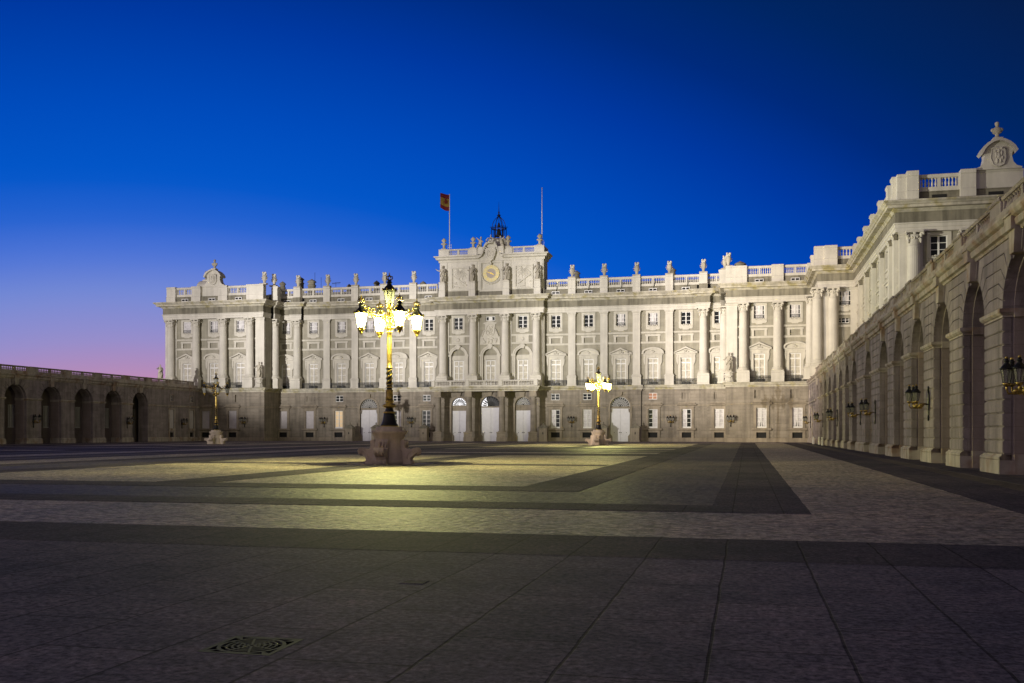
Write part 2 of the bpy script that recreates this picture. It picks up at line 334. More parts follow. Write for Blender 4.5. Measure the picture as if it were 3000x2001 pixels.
def obj(name, me, parent=None, loc=(0, 0, 0), rz=0.0):
    o = bpy.data.objects.new(name, me); COL.objects.link(o); o.location = loc; o.rotation_euler = (0, 0, rz)
    if parent: o.parent = parent
    return o
def part(name, mb, mat_, parent, off=None, loc=(0, 0, 0)):
    off = off if off is not None else (tuple(parent.location) if parent else (0, 0, 0))
    return obj(name, mb.mesh(name, mat_, off), parent, loc)
def tag(o, label=None, cat=None, group=None, kind=None):
    if label: o['label'] = label
    if cat: o['category'] = cat
    if group: o['group'] = group
    if kind: o['kind'] = kind
    return o
def thing(name, loc, label, cat, group=None, rz=0.0):
    o = bpy.data.objects.new(name, None); COL.objects.link(o); o.location = loc; o.rotation_euler = (0, 0, rz); o.empty_display_size = 0.5
    return tag(o, label, cat, group)
def copy_tree(o, parent=None):
    c = o.copy(); COL.objects.link(c); c.parent = parent
    for ch in list(o.children): copy_tree(ch, c)
    return c

XA, YM, YW = -40.4, 155.0, 149.7      # facade axis, main wall plane, corner pavilion plane
GXR, GXL = 8.9, -89.7                 # faces of the two arcades

# ------------------------------------------------------------------ ground and paving
def sheet(name, mat_, rects, z, poly=None):
    """laid paving: each field has a slightly uneven, hand-cut outline and real thickness down to the ground"""
    mb = MB(); rn = random.Random(len(rects) + int(z * 1000))
    for x0, x1, y0, y1 in rects:
        if z <= 0: mb.face([(x0, y0, z), (x1, y0, z), (x1, y1, z), (x0, y1, z)]); continue
        pts = []
        for (ax, ay), (bx, by) in (((x0, y0), (x1, y0)), ((x1, y0), (x1, y1)), ((x1, y1), (x0, y1)), ((x0, y1), (x0, y0))):
            l = math.hypot(bx - ax, by - ay); n = max(1, int(l / (0.45 if ay < 25 and by < 60 else 1.2))); j_ = 0
            for k in range(n):
                f = k / n; j_ = rn.uniform(-.022, .022) if 0 < k else 0
                pts.append((ax + (bx - ax) * f + (j_ if abs(by - ay) > abs(bx - ax) else 0), ay + (by - ay) * f + (j_ if abs(bx - ax) >= abs(by - ay) else 0)))
        mb.face([(x, y, z) for x, y in pts])
        for a, b in zip(pts, pts[1:] + pts[:1]): mb.face([(a[0], a[1], 0), (b[0], b[1], 0), (b[0], b[1], z), (a[0], a[1], z)])
    for p in (poly or []): mb.face([(x, y, z) for x, y in p])
    o = obj(name, mb.mesh(name, mat_, clean=z <= 0)); o['kind'] = 'structure'; return o
gx0, gx1, gy0, gy1 = -3.65, -3.11, 6.03, 6.57
sheet('ground', M['pv_near'], [(-1500, gx0, -400, 2500), (gx1, 1500, -400, 2500), (gx0, gx1, -400, gy0), (gx0, gx1, gy1, 2500)], 0.0)
def mirx(rs): return rs + [(2 * XA - b, 2 * XA - a, c, d) for a, b, c, d in rs]
sheet('grey_paving', M['pv_mid'], mirx([(-13.5, 8.9, 18.65, 141), (-40.4, -13.5, 18.65, 141)]), 0.004)
sheet('pale_paving_border', M['pv_light'], [(-82.0, 4.9, 14.1, 18.65)], 0.003)
sheet('pale_paving_border', M['pv_light'], [(-82.0, 4.9, 137, 140.5)] + mirx([(1.16, 4.9, 18.65, 137)]), 0.008)
PX0, PX1 = -26.55, -5.93
sheet('pale_paving', M['pv_light'], mirx([(PX0, PX1, 26.3, 61.3), (PX0, PX1, 93.4, 128.2), (PX0, PX1, 67.5, 71.5), (PX0, PX1, 83.2, 87.2), (-37.5, -33.7, 26.3, 128.2)]), 0.008)
sheet('dark_paving_border', M['pv_dark'], [(-86.5, 6.9, 11.75, 14.1)], 0.003)
sheet('dark_paving_border', M['pv_dark'], [(-86.5, 6.9, 140.5, 142.6)] + mirx([(4.9, 6.75, 14.1, 140.5), (7.6, 8.7, 14.1, 148)]), 0.012)
db = []
for y0, y1 in ((26.3, 61.3), (93.4, 128.2)):
    yc = (y0 + y1) / 2 - 0.1
    db += [(PX1, PX1 + 1.85, y0 - 2.0, y1 + 2), (PX0 - 1.85, PX0, y0 - 2.0, y1 + 2), (PX0, PX1, y0 - 2.0, y0), (PX0, PX1, y1, y1 + 3.6 if y0 < 50 else y1 + 2)]
db += [(PX0, PX1, 63.3 + 1.6, 67.5), (PX0, PX1, 71.5, 74.5), (PX0, PX1, 80.2, 83.2), (PX0, PX1, 87.2, 91.4), (PX1, PX1 + 1.85, 63.3, 91.4), (PX0 - 1.85, PX0, 63.3, 91.4)]
db += [(-33.7, -31.9, 20.35, 134), (-39.4, -37.5, 26.3, 128)]
db += [(-0.66, 1.16, 20.35, 137), (-40.4, 1.16, 18.65, 20.35), (-40.4, 1.16, 134, 137)]
sheet('dark_paving', M['pv_dark'], mirx(db), 0.012)
cross = []; rings = []
for cy in (43.7, 110.9):
    for cx in (-16.3, 2 * XA + 16.3):
        y0, y1 = (26.3, 61.3) if cy < 60 else (93.4, 128.2)
        hx = 10.25
        cross += [(cx - hx, cx - 3.0, cy - 0.9, cy + 0.9), (cx + 3.0, cx + hx, cy - 0.9, cy + 0.9), (cx - 0.95, cx + 0.95, y0, cy - 3.0), (cx - 0.95, cx + 0.95, cy + 3.0, y1)]
        n = 40
        for k in range(n):
            a, b = 2 * PI * k / n, 2 * PI * (k + 1) / n
            rings.append([(cx + r * math.cos(q), cy + r * math.sin(q)) for r, q in ((2.05, a), (3.9, a), (3.9, b), (2.05, b))])
sheet('dark_paving_cross', M['pv_dark'], cross, 0.016)
sheet('dark_paving_ring', M['pv_dark'], [], 0.020, rings)

# ------------------------------------------------------------------ shared architectural pieces
def column_mesh():
    def flute(a, z): return 1 - 0.055 * (0.5 + 0.5 * math.cos(20 * a)) if 11.1 < z < 19.0 else 1
    mb = MB(); R = 0.63
    pr = [(R, 11.05), (R, 11.12)] + [(R * (1 - 0.14 * max(0, (k / 8.0) - 0.25) ** 1.3), 11.13 + (19.0 - 11.14) * k / 8.0) for k in range(9)] + [(R * 0.9, 19.02), (R * 0.9, 19.2)]
    mb.lathe(pr, 80, mod=flute)
    return mb.mesh('column', M['lime'])
def col_base_mesh():
    mb = MB(); mb.box(-0.86, 0.86, -0.86, 0.6, 10.38, 10.58)
    mb.lathe([(0.80, 10.58), (0.86, 10.64), (0.86, 10.74), (0.79, 10.80), (0.72, 10.86), (0.76, 10.92), (0.76, 10.98), (0.66, 11.05)], 28)
    return mb.mesh('base', M['lime_trim'])
def col_ped_mesh(w=0.92):
    mb = MB()
    mb.ext([(-0.9, 8.86), (0.06, 8.86), (0.06, 9.1), (0, 9.16), (0, 10.18), (0.07, 10.24), (0.07, 10.37), (-0.9, 10.37)], (-w, -w), (w, -w), 0, -1, 0, 0)
    return mb.mesh('pedestal', M['lime'])
def capital_mesh():
    mb = MB()
    mb.lathe([(0.56, 19.2), (0.60, 19.25), (0.56, 19.3), (0.56, 19.9), (0.70, 20.1), (0.66, 20.2)], 24)
    for sx in (-1, 1):
        for sy in (-1, 1):   # diagonal volutes
            c = (sx * 0.60, sy * 0.52, 20.12); d = Vector((sx, sy, 0)).normalized(); q = Vector((-d.y, d.x, 0))
            pts = []
            for k in range(12):
                a = k * 0.62; r = 0.27 * (1 - k / 13.0)
                pts.append((c[0] + d.x * r * math.cos(a), c[1] + d.y * r * math.cos(a), c[2] + r * math.sin(a)))
            mb.tube(pts, [0.10] * 11 + [0.06], 6)
            mb.tube([tuple(Vector(c) - q * 0.16), tuple(Vector(c) + q * 0.16)], 0.13, 8)
        mb.ball((sx * 0.55, -0.45, 19.62), 0.12, 0.10, 0.26)
    for k in range(9):
        a = PI + PI * k / 8; mb.ball((0.6 * math.cos(a), 0.6 * math.sin(a), 19.86 + 0.1 * (k % 2)), 0.10, 0.09, 0.16, 6, 4)
    mb.ball((0, -0.68, 20.30), 0.17, 0.1, 0.17)
    mb.prism([(-0.8, 20.36), (0.8, 20.36), (0.74, 20.57), (-0.74, 20.57)], -0.78, 0.5)
    return mb.mesh('capital', M['lime_trim'])
ME = dict(column=column_mesh(), base=col_base_mesh(), pedestal=col_ped_mesh(), capital=capital_mesh())
def column(parent, x, y, rz=0.0):
    L = parent.location
    c = obj('column', ME['column'], parent, (x - L.x, y - L.y, 0), rz)
    for k in ('base', 'pedestal', 'capital'): obj(k, ME[k], c)
    return c
def pil_mesh(w=0.58):
    mb = MB(); mb.box(-w, w, 0, 0.6, 10.62, 20.0)
    mb.ext([(-0.6, 8.86), (0.2, 8.86), (0.2, 9.08), (0.14, 9.14), (0.14, 10.2), (0.2, 10.28), (0.2, 10.38), (0.1, 10.44), (0.1, 10.56), (0.03, 10.62), (-0.6, 10.62)], (-w, 0), (w, 0), 0, -1, 1, 1)
    mb.ext([(-0.6, 20.0), (0.0, 20.0), (0.04, 20.02), (0.04, 20.1), (0.02, 20.12), (0.02, 20.26), (0.12, 20.34), (0.12, 20.42), (0.17, 20.46), (0.17, 20.58), (-0.6, 20.58)], (-w, 0), (w, 0), 0, -1, 1, 1)
    return mb.mesh('pilaster', M['lime'])
ME['pilaster'] = pil_mesh()
def pilaster(parent, x, y, rz=0.0, me=None):
    L = parent.location; return obj('pilaster', me or ME['pilaster'], parent, (x - L.x, y - L.y, 0), rz)

ARCH = [(-0.5, 20.6), (0.0, 20.6), (0.0, 20.95), (0.06, 20.98), (0.06, 21.28), (0.16, 21.36), (0.16, 21.45), (-0.5, 21.45)]
FRZ = [(-0.5, 21.452), (0.03, 21.452), (0.03, 22.46), (-0.5, 22.46)]
CORN = [(-0.5, 22.462), (0.10, 22.462), (0.22, 22.60), (0.30, 22.66), (0.30, 22.74), (0.82, 22.78), (0.82, 23.02), (0.95, 23.06), (1.02, 23.16), (1.20, 23.30), (1.20, 23.43), (-0.5, 23.50)]
PARA = [(-0.5, 23.46), (0.0, 23.46), (0.0, 24.30), (0.06, 24.34), (0.06, 24.42), (-0.5, 24.42)]
class Ent:
    def __init__(s): s.l = []
    def seg(s, p0, p1, nx, ny, m0=0, m1=0, para=True, set_=0.35):
        for n, pr, mm in (('architrave', ARCH, 'lime'), ('frieze', FRZ, 'frieze'), ('cornice', CORN, 'cornice')):
            mb = MB(); mb.ext(pr, p0, p1, nx, ny, m0, m1); s.l.append((n, mb, mm))
        if para: mb = MB(); mb.ext([(p - set_, z) for p, z in PARA], p0, p1, nx, ny, m0, m1); s.l.append(('parapet', mb, 'frieze'))
    def build(s, parent):
        for n, mb, mm in s.l: part(n, mb, M[mm], parent)

def baluster(mb, x, y, z0, z1, r=0.13, n=8):
    h = z1 - z0
    mb.lathe([(r, z0), (r, z0 + .08 * h), (r * .55, z0 + .13 * h), (r * .95, z0 + .32 * h), (r * .95, z0 + .40 * h), (r * .42, z0 + .74 * h), (r * .55, z0 + .86 * h), (r, z0 + .90 * h), (r, z1)], n, (x, y, 0))
def balustrade_mesh(L, groups=2, n=6, z0=24.42, zb=24.82, zt=25.68, z1=26.04, th=0.2, name='balustrade', matn='lime'):
    mb = MB(); mb.box(-L / 2, L / 2, -th, th, z0, zb); mb.ext([(-th, zt), (th + .03, zt), (th + .08, zt + .1), (th + .08, z1 - .06), (th, z1), (-th, z1)], (-L / 2, 0), (L / 2, 0), 0, -1)
    gw = L / groups; pw = 0.13
    for g in range(groups):
        a = -L / 2 + g * gw; mb.box(a, a + pw, -th * .95, th * .95, zb, zt); mb.box(a + gw - pw, a + gw, -th * .95, th * .95, zb, zt)
        for k in range(n): baluster(mb, a + pw + (gw - 2 * pw) * (k + 0.5) / n, 0, zb, zt, min(0.135, (gw - 2 * pw) / n * 0.33))
    return mb.mesh(name, M[matn])
def pier_mesh(w, z1=26.1, d=0.5, name='parapet_pier'):
    mb = MB()
    mb.ext([(-2 * d, 23.46), (0.06, 23.46), (0.06, 24.38), (0.0, 24.44), (0, 25.75), (0.09, 25.84), (0.09, z1 - .04), (0.05, z1), (-2 * d, z1)], (-w, -d), (w, -d), 0, -1)
    return mb.mesh(name, M['lime'])

# windows, built once about x=0 on a wall whose face is y=0
def up_window(kind):
    s = MB(); s.frame(-1.1, 1.1, 17.72, 20.57, 0.33, -0.10, 0.3)
    s.prism([(-1.1, 17.78), (-0.9, 17.62), (-0.55, 17.62), (-0.4, 17.46), (0.4, 17.46), (0.55, 17.62), (0.9, 17.62), (1.1, 17.78)], -0.12, 0.1)
    s.box(-0.95, 0.95, -0.22, 0.2, 18.04, 18.16)
    for k in range(5): s.ball((-0.6 + 0.3 * k, -0.12, 18.24 + 0.05 * (k % 2)), 0.17, 0.07, 0.1, 6, 4)
    w = MB(); w.frame(-0.77, 0.77, 18.1, 20.25, 0.09, 0.18, 0.26); w.box(-0.085, 0.085, 0.17, 0.27, 18.19, 20.16)
    for z in (18.9, 19.55):
        w.box(-0.68, -0.085, 0.2, 0.25, z - .03, z + .03); w.box(0.085, 0.68, 0.2, 0.25, z - .03, z + .03)
    g = MB(); g.box(-0.77, 0.77, 0.27, 0.30, 18.1, 20.25)
    r = None; c = None
    if kind != 'plain':
        r = MB()
        for x in [-0.72 + 0.16 * k for k in range(10)]: r.box(x - .012, x + .012, 0.02, 0.045, 18.2, 18.8)
        r.box(-0.75, 0.75, 0.015, 0.05, 18.78, 18.83); r.box(-0.75, 0.75, 0.015, 0.05, 18.5, 18.54)
    if kind == 'curtain': c = MB(); c.box(-0.5, 0.5, 0.255, 0.268, 18.2, 20.15)
    if kind == 'shut': c = MB(); c.box(-0.68, 0.68, 0.15, 0.168, 18.2, 20.15)
    d = dict(window=s.mesh('upper_window', M['lime_trim']), sash=w.mesh('sash', M['white']), pane=g.mesh('pane', M['glass']))
    if r: d['railing'] = r.mesh('railing', M['iron'])
    if c: d['curtain'] = c.mesh('curtain', M['curtain'])
    return d
def balc_window(ped):
    s = MB()
    s.box(-1.2, -0.82, -0.12, 0.3, 8.9, 13.14); s.box(0.82, 1.2, -0.12, 0.3, 8.9, 13.14); s.box(-1.2, 1.2, -0.12, 0.3, 13.14, 13.5)
    for sx in (-1, 1):
        s.prism([(sx * 1.2, 12.0), (sx * 1.42, 12.4), (sx * 1.48, 13.0), (sx * 1.42, 13.5), (sx * 1.2, 13.5)], -0.22, 0.05)
    s.box(-1.5, 1.5, -0.2, 0.1, 13.5, 13.74); s.box(-0.35, 0.35, -0.2, 0.05, 13.2, 13.5)
    p = MB()
    if ped == 'tri':
        p.prism([(-1.72, 13.76), (1.72, 13.76), (1.72, 13.88), (1.5, 13.92), (0, 14.5), (-1.5, 13.92), (-1.72, 13.88)], -0.12, 0.1)
        p.prism([(-1.78, 13.86), (-1.78, 14.0), (0, 14.84), (0, 14.56)], -0.5, 0.1); p.prism([(1.78, 13.86), (0, 14.56), (0, 14.84), (1.78, 14.0)], -0.5, 0.1)
        p.box(-1.78, 1.78, -0.42, 0.1, 13.75, 13.87)
    else:
        n = 12; arc = [(1.72 * math.cos(PI - PI * k / n), 13.86 + 0.94 * math.sin(PI * k / n) ** 0.8) for k in range(n + 1)]
        inn = [(x * 0.84, 13.86 + (z - 13.86) * 0.72) for x, z in arc]
        p.prism([(-1.6, 13.8)] + inn[1:-1] + [(1.6, 13.8)], -0.12, 0.1)
        for k in range(n): p.prism([arc[k], arc[k + 1], inn[k + 1], inn[k]], -0.5, 0.1)
        p.box(-1.78, 1.78, -0.42, 0.1, 13.75, 13.87)
    for k in range(7): p.ball((random.uniform(-.34, .34), -0.2, 14.14 + random.uniform(-.13, .2)), random.uniform(.09, .16), 0.12, random.uniform(.1, .18), 6, 4)
    w = MB(); w.frame(-0.82, 0.82, 8.9, 13.12, 0.13, 0.14, 0.26); w.box(-0.69, 0.69, 0.12, 0.27, 12.24, 12.44); w.box(-0.07, 0.07, 0.13, 0.26, 9.03, 12.99)
    for z in (10.1, 11.1): w.box(-0.69, 0.69, 0.16, 0.25, z - .035, z + .035)
    g = MB(); g.box(-0.82, 0.82, 0.27, 0.30, 8.9, 13.12)
    return dict(window=s.mesh('balcony_window', M['lime_trim']), pediment=p.mesh('pediment', M['lime_trim']), sash=w.mesh('sash', M['white']), blind=g.mesh('blind', M['blind']))
def rail_mesh(w):
    r = MB(); y0 = -0.62; n = int(w * 2 / 0.17)
    for k in range(n + 1):
        x = -w + 2 * w * k / n; r.box(x - .024, x + .024, y0 - .02, y0 + .02, 8.9, 9.78)
    for z in (9.78, 9.55, 8.98): r.box(-w, w, y0 - .03, y0 + .03, z - .03, z + .03)
    for sx in (-1, 1):
        r.box(sx * w - .03, sx * w + .03, y0, 0.1, 9.75, 9.81); r.box(sx * w - .03, sx * w + .03, y0, 0.1, 8.95, 9.01)
        for k in range(4): r.box(sx * w - .015, sx * w + .015, y0 + .14 + .15 * k, y0 + .17 + .15 * k, 9, 9.76)
    for x in (-0.35, 0.35): r.box(x - .25, x + .25, y0 + .03, y0 + .5, 8.92, 9.4)      # floodlight housings on the balcony
    return r.mesh('balcony_railing', M['iron'])
def ground_window():
    s = MB(); s.box(-1.12, -0.74, -0.14, 0.3, 2.12, 5.08); s.box(0.74, 1.12, -0.14, 0.3, 2.12, 5.08); s.box(-1.12, 1.12, -0.14, 0.3, 5.08, 5.42)
    s.ext([(-.3, 5.42), (.16, 5.42), (.16, 5.58), (.42, 5.66), (.46, 5.82), (.2, 5.92), (.14, 6.12), (-.3, 6.12)], (-1.12, 0), (1.12, 0), 0, -1, .9, .9)
    s.ext([(-.3, 1.74), (.2, 1.74), (.34, 1.86), (.34, 2.0), (.28, 2.1), (-.3, 2.1)], (-1.15, 0), (1.15, 0), 0, -1, .8, .8)
    for sx in (-1, 1): s.box(sx * .72 if sx > 0 else -1.12, 1.12 if sx > 0 else -.72, -0.16, 0.2, 0.0, 1.47)
    s.box(-1.12, 1.12, -0.16, 0.2, 1.47, 1.74)
    g = MB(); g.box(-0.72, 0.72, 0.16, 0.2, 0.40, 1.47)
    return dict(window=s.mesh('ground_window', M['plinth']), cellar=g.mesh('cellar_grille', M['dark']))
def gw_sash():
    w = MB(); w.frame(-0.74, 0.74, 2.1, 5.09, 0.11, 0.14, 0.24); w.box(-0.07, 0.07, 0.13, 0.25, 2.2, 5.0); w.box(-.63, .63, .14, .24, 2.1, 2.36)
    for z in (3.0, 3.65, 4.32): w.box(-0.63, 0.63, 0.16, 0.23, z - .03, z + .03)
    return w.mesh('sash', M['white'])
def pane_mesh(kind):
    g = MB(); g.box(-0.74, 0.74, 0.25, 0.28, 2.1, 5.09)
    c = None
    if kind == 'dark': pm = g.mesh('pane', M['glass'])
    elif kind == 'warm': pm = g.mesh('pane', M['warmwin'])
    elif kind == 'curtain': pm = g.mesh('pane', M['curtain'])
    elif kind in ('half', 'halfr'):
        pm = g.mesh('pane', M['glass']); c = MB(); sg = 1 if kind == 'half' else -1
        for k in range(5):
            x = sg * (0.06 + 0.12 * k); c.box(min(x, x + sg * .12), max(x, x + sg * .12), 0.235 - .01 * (k % 2), 0.248, 2.3, 5.0)
    elif kind == 'drape':
        pm = g.mesh('pane', M['glass']); c = MB()
        for sx in (-1, 1):
            c.prism([(sx * .62, 5.0), (sx * .0, 5.0), (sx * .03, 3.6), (sx * .2, 2.4), (sx * .62, 2.4)], 0.235, 0.248)
        for k in range(3): x = sx * (.24 + .14 * k); c.box(x - .02, x + .02, .222, .236, 2.4, 5.0)
    return pm, (c.mesh('curtain', M['curtain']) if c else None)
def shutter_mesh():
    w = MB(); w.box(-0.72, 0.72, 0.1, 0.16, 2.12, 5.07)
    for k in range(7): w.box(-0.62 + .2 * k - .06, -0.62 + .2 * k + .06, 0.07, 0.1, 2.2, 5.0)
    return w.mesh('shutter', M['shutter'])
def small_window(hw, z0, z1, nx=2, nz=2, y=0.2):
    w = MB(); w.frame(-hw, hw, z0, z1, 0.08, y - .06, y)
    for k in range(1, nx): x = -hw + 2 * hw * k / nx; w.box(x - .05, x + .05, y - .06, y, z0 + .08, z1 - .08)
    for k in range(1, nz): z = z0 + (z1 - z0) * k / nz; w.box(-hw + .08, hw - .08, y - .05, y - .005, z - .03, z + .03)
    return w
ME['up'] = {k: up_window(k) for k in ('plain', 'curtain', 'shut', 'rail')}
ME['balc'] = {k: balc_window(k) for k in ('tri', 'arc')}
ME['rail'] = rail_mesh(1.78); ME['gw'] = ground_window(); ME['sash'] = gw_sash(); ME['shutter'] = shutter_mesh()
ME['pane'] = {k: pane_mesh(k) for k in ('dark', 'warm', 'curtain', 'half', 'halfr', 'drape')}
_w = small_window(0.7, 6.62, 7.64); ME['mez'] = _w.mesh('mezzanine_window', M['white'])
_g = MB(); _g.box(-.7, .7, .21, .24, 6.62, 7.64); ME['mezpane'] = _g.mesh('pane', M['glass']); ME['mezred'] = _g.mesh('pane', M['redwin']); ME['mezblind'] = _g.mesh('pane', M['rustic'])
_w = small_window(0.62, 23.6, 24.06, 2, 1, 0.12); ME['att'] = _w.mesh('attic_window', M['white'])
_g = MB(); _g.box(-.62, .62, .122, .15, 23.6, 24.06); ME['attpane'] = _g.mesh('pane', M['dark'])
def panel_mesh():
    s = MB(); 
    for a, b in ((-1.1, -.74), (.74, 1.1)): s.box(a, b, -.13, .1, 15.72, 16.56)
    s.box(-1.1, 1.1, -.13, .1, 16.56, 16.86)
    for a, b in ((-1.2, -1.1), (1.1, 1.2)): s.box(a, b, -.11, .1, 16.62, 16.86)
    return s.mesh('blind_panel', M['lime_trim'])
ME['panel'] = panel_mesh()
def strings_mesh(hw):
    s = []
    for z0, z1 in ((15.40, 15.71), (17.0, 17.28)): s.append(MB()); s[-1].ext([(-.2, z0), (.10, z0), (.14, z0 + .06), (.14, z1 - .08), (.20, z1 - .05), (.20, z1), (-.2, z1)], (-hw, 0), (hw, 0), 0, -1)
    return [q.mesh('string_course', M['lime_trim']) for q in s]
def strings(hw, parent, loc, rz=0.0):
    for me in strings_mesh(hw): obj('string_course', me, parent, loc, rz)

def place(parent, d, names, x, y, rz=0.0):
    L = parent.location
    o = obj(d[names[0]].name.split('.')[0] if False else names[1], d[names[0]], parent, (x - L.x, y - L.y, 0), rz)
    for k, v in d.items():
        if k != names[0]: obj({'cellar': 'cellar_grille'}.get(k, k), v, o)
    return o
def upper_bay(parent, x, y, kind, ped, rz=0.0, panel=True, window=True, rail=True):
    L = parent.location; q = (x - L.x, y - L.y, 0)
    if kind: place(parent, ME['up'][kind], ('window', 'upper_window'), x, y, rz)
    if panel: obj('blind_panel', ME['panel'], parent, q, rz)
    if ped: place(parent, ME['balc'][ped], ('window', 'balcony_window'), x, y, rz)
    if rail: obj('balcony_railing', ME['rail'], parent, q, rz)
UH = lambda x: (x - .78, x + .78, 18.1, 20.26)
BH = lambda x: (x - .83, x + .83, 8.9, 13.13)
PH = lambda x: (x - .74, x + .74, 15.74, 16.56)
def ground_bay(parent, x, y, kind, rz=0.0):
    L = parent.location
    w = obj('ground_window', ME['gw']['window'], parent, (x - L.x, y - L.y, 0), rz); obj('cellar_grille', ME['gw']['cellar'], w)
    if kind == 'shutter': obj('shutter', ME['shutter'], w)
    else:
        obj('sash', ME['sash'], w); p, c = ME['pane'][kind]; obj('pane', p, w)
        if c: obj('curtain', c, w)
GH = lambda x: [(x - .74, x + .74, 2.12, 5.08), (x - .72, x + .72, .42, 1.45)]

# ------------------------------------------------------------------ the palace
palace = thing('palace', (XA, YM, 0), 'long floodlit white stone palace with columns, clock attic and rusticated ground floor', 'palace')
PL = palace.location
UM, GM, UW_, GW_ = 155.2, 154.6, 149.9, 149.3     # upper / ground wall faces: main and pavilions
EO = 37.5; EW = 56.1                               # pavilion inner and outer edges from the axis
offs = [10.7, 16.0, 21.15, 26.2, 31.3, 36.4]
wing_up = {-1: [42.1, 47.0, 52.05], 1: [42.3, 47.4]}
wing_gf = {-1: [43.2, 48.2], 1: [42.6, 47.7]}
gf_right = [(-29.65, 'halfr'), (-24.54, 'curtain'), (-14.16, 'half'), (-8.97, 'halfr'), (-4.03, 'curtain')]
gf_left = [(-51.35, 'dark'), (-56.45, 'half'), (-66.84, 'warm'), (-72.1, 'shutter'), (-77.02, 'shutter')]
mez_right = [(-29.7, 'mezpane'), (-24.55, 'mezpane'), (-14.2, 'mezred'), (-9.0, None), (-4.1, None)]
mez_left = [(-51.3, 'mezpane'), (-56.5, 'mezpane'), (-66.75, 'mezpane'), (-72.0, None)]
up_kind_r = ['rail', 'curtain', 'curtain', 'curtain', 'plain', 'plain']   # indexed like offs
up_kind = {-1: ['plain', 'curtain', 'curtain', 'curtain', 'curtain', 'curtain'], 1: ['plain', 'plain', 'curtain', 'curtain', 'plain', 'plain']}
ped_l = ['tri', 'arc', 'tri', 'arc', 'tri', 'arc']
DOORS = [(XA - 21.05, 1.55, 7.05, 5.22, 0), (XA + 21.1, 1.55, 7.05, 5.22, 0), (-45.7, 1.28, 7.12, 5.0, 1), (XA, 1.70, 7.37, 5.5, 2), (-35.0, 1.28, 7.12, 5.0, 0)]
# ground floor
gw = MB(); holes = []
for x, k in gf_right + gf_left: holes += GH(x)
for x, k in mez_right + mez_left: holes.append((x - .7, x + .7, 6.62, 7.64))
for x, r, top, lt, l in DOORS: holes.append((x - r, x + r, 0.02, top, 1))
gw.wall(XA - EO - .4, XA + EO + .4, 0, 8.3, GM, holes, 0.5, (0.66, 0.515))
gw.box(XA - EO, XA + EO, GM + .62, GM + 1.0, 0, 8.2)
for sg in (-1, 1):
    x0, x1 = sorted((XA + sg * EO, XA + sg * EW)); hs = []
    for o_ in wing_gf[sg]: hs += GH(XA + sg * o_)
    for o_ in wing_up[sg]: hs.append((XA + sg * o_ - .7, XA + sg * o_ + .7, 6.5, 7.75))
    gw.wall(x0, x1, 0, 8.3, GW_, hs, 0.3, (0.66, 0.515)); gw.box(x0 + .02, x1 - .02, GW_ + .32, GW_ + 1, 0, 8.2)
    ex = XA + sg * EO; n = 16; gw.box(min(ex, ex + sg * .3), max(ex, ex + sg * .3), GW_ + .02, GM, 0, 8.2)
    for k in range(n):      # inner returns of the pavilions, coursed the same way
        z0 = 0.66 + .515 * (k - 1) + .07 if k else 0; z1 = 0.66 + .515 * k if k < n - 1 else 8.3
        gw.box(min(ex, ex - sg * .07), max(ex, ex - sg * .07), GW_ + .002, GM, z0, z1)
part('ground_floor_wall', gw, M['rustic'], palace)
PB = [(-.3, 0), (.14, 0), (.14, .5), (.06, .58), (.06, .64), (-.3, .64)]
doors_x = sorted((x - r - .32, x + r + .32) for x, r, *_ in DOORS)
def spans(x0, x1, cuts):
    out = []; a = x0
    for c0, c1 in cuts:
        if c1 > x0 and c0 < x1: out.append((a, c0)); a = c1
    out.append((a, x1)); return [s for s in out if s[1] - s[0] > .05]
S1 = [(-.2, 5.58), (.10, 5.58), (.13, 5.62), (.13, 5.74), (.08, 5.78), (-.2, 5.78)]
def run(name, prof, p0, p1, nx, ny, m0, m1, mm, parent=None):
    mb = MB(); mb.ext(prof, p0, p1, nx, ny, m0, m1); return part(name, mb, M[mm], parent or palace)
for a, b in spans(XA - EO, XA + EO, doors_x): run('plinth', PB, (a, GM), (b, GM), 0, -1, 0, 0, 'plinth'); run('string_course', S1, (a, GM), (b, GM), 0, -1, 0, 0, 'plinth')
for sg in (-1, 1):
    x0, x1 = sorted((XA + sg * EO, XA + sg * EW)); m = (0, 1) if sg < 0 else (1, 0)
    ex = XA + sg * EO
    for n_, pr_ in (('plinth', PB), ('string_course', S1)): run(n_, pr_, (x0, GW_), (x1, GW_), 0, -1, m[0], m[1], 'plinth'); run(n_, pr_, (ex, GW_), (ex, GM), -sg, 0, 1, 0, 'plinth')
BC = [(-1.2, 8.2), (.06, 8.2), (.10, 8.3), (.12, 8.42), (.34, 8.5), (.34, 8.64), (.46, 8.7), (.50, 8.78), (.50, 8.88), (-1.2, 8.9)]
run('balcony_cornice', BC, (XA - EO, GM), (XA + EO, GM), 0, -1, 0, 0, 'cornice')
for sg in (-1, 1):
    x0, x1 = sorted((XA + sg * EO, XA + sg * EW)); m = (0, 1) if sg < 0 else (1, 0)
    ex = XA + sg * EO; run('balcony_cornice', BC, (x0, GW_), (x1, GW_), 0, -1, m[0], m[1], 'cornice'); run('balcony_cornice', BC, (ex, GW_), (ex, GM), -sg, 0, 1, 0, 'cornice')
for x, k in gf_right + gf_left: ground_bay(palace, x, GM, k)
for sg in (-1, 1):
    for o_ in wing_gf[sg]: ground_bay(palace, XA + sg * o_, GW_, 'drape' if sg > 0 else 'shutter')
for x, k in mez_right + mez_left:
    if k:
        w = obj('mezzanine_window', ME['mez'], palace, (x - PL.x, GM - PL.y, 0)); obj('pane', ME[k], w)
    else: obj('blind_window', ME['mezblind'], palace, (x - PL.x, GM - PL.y, 0))
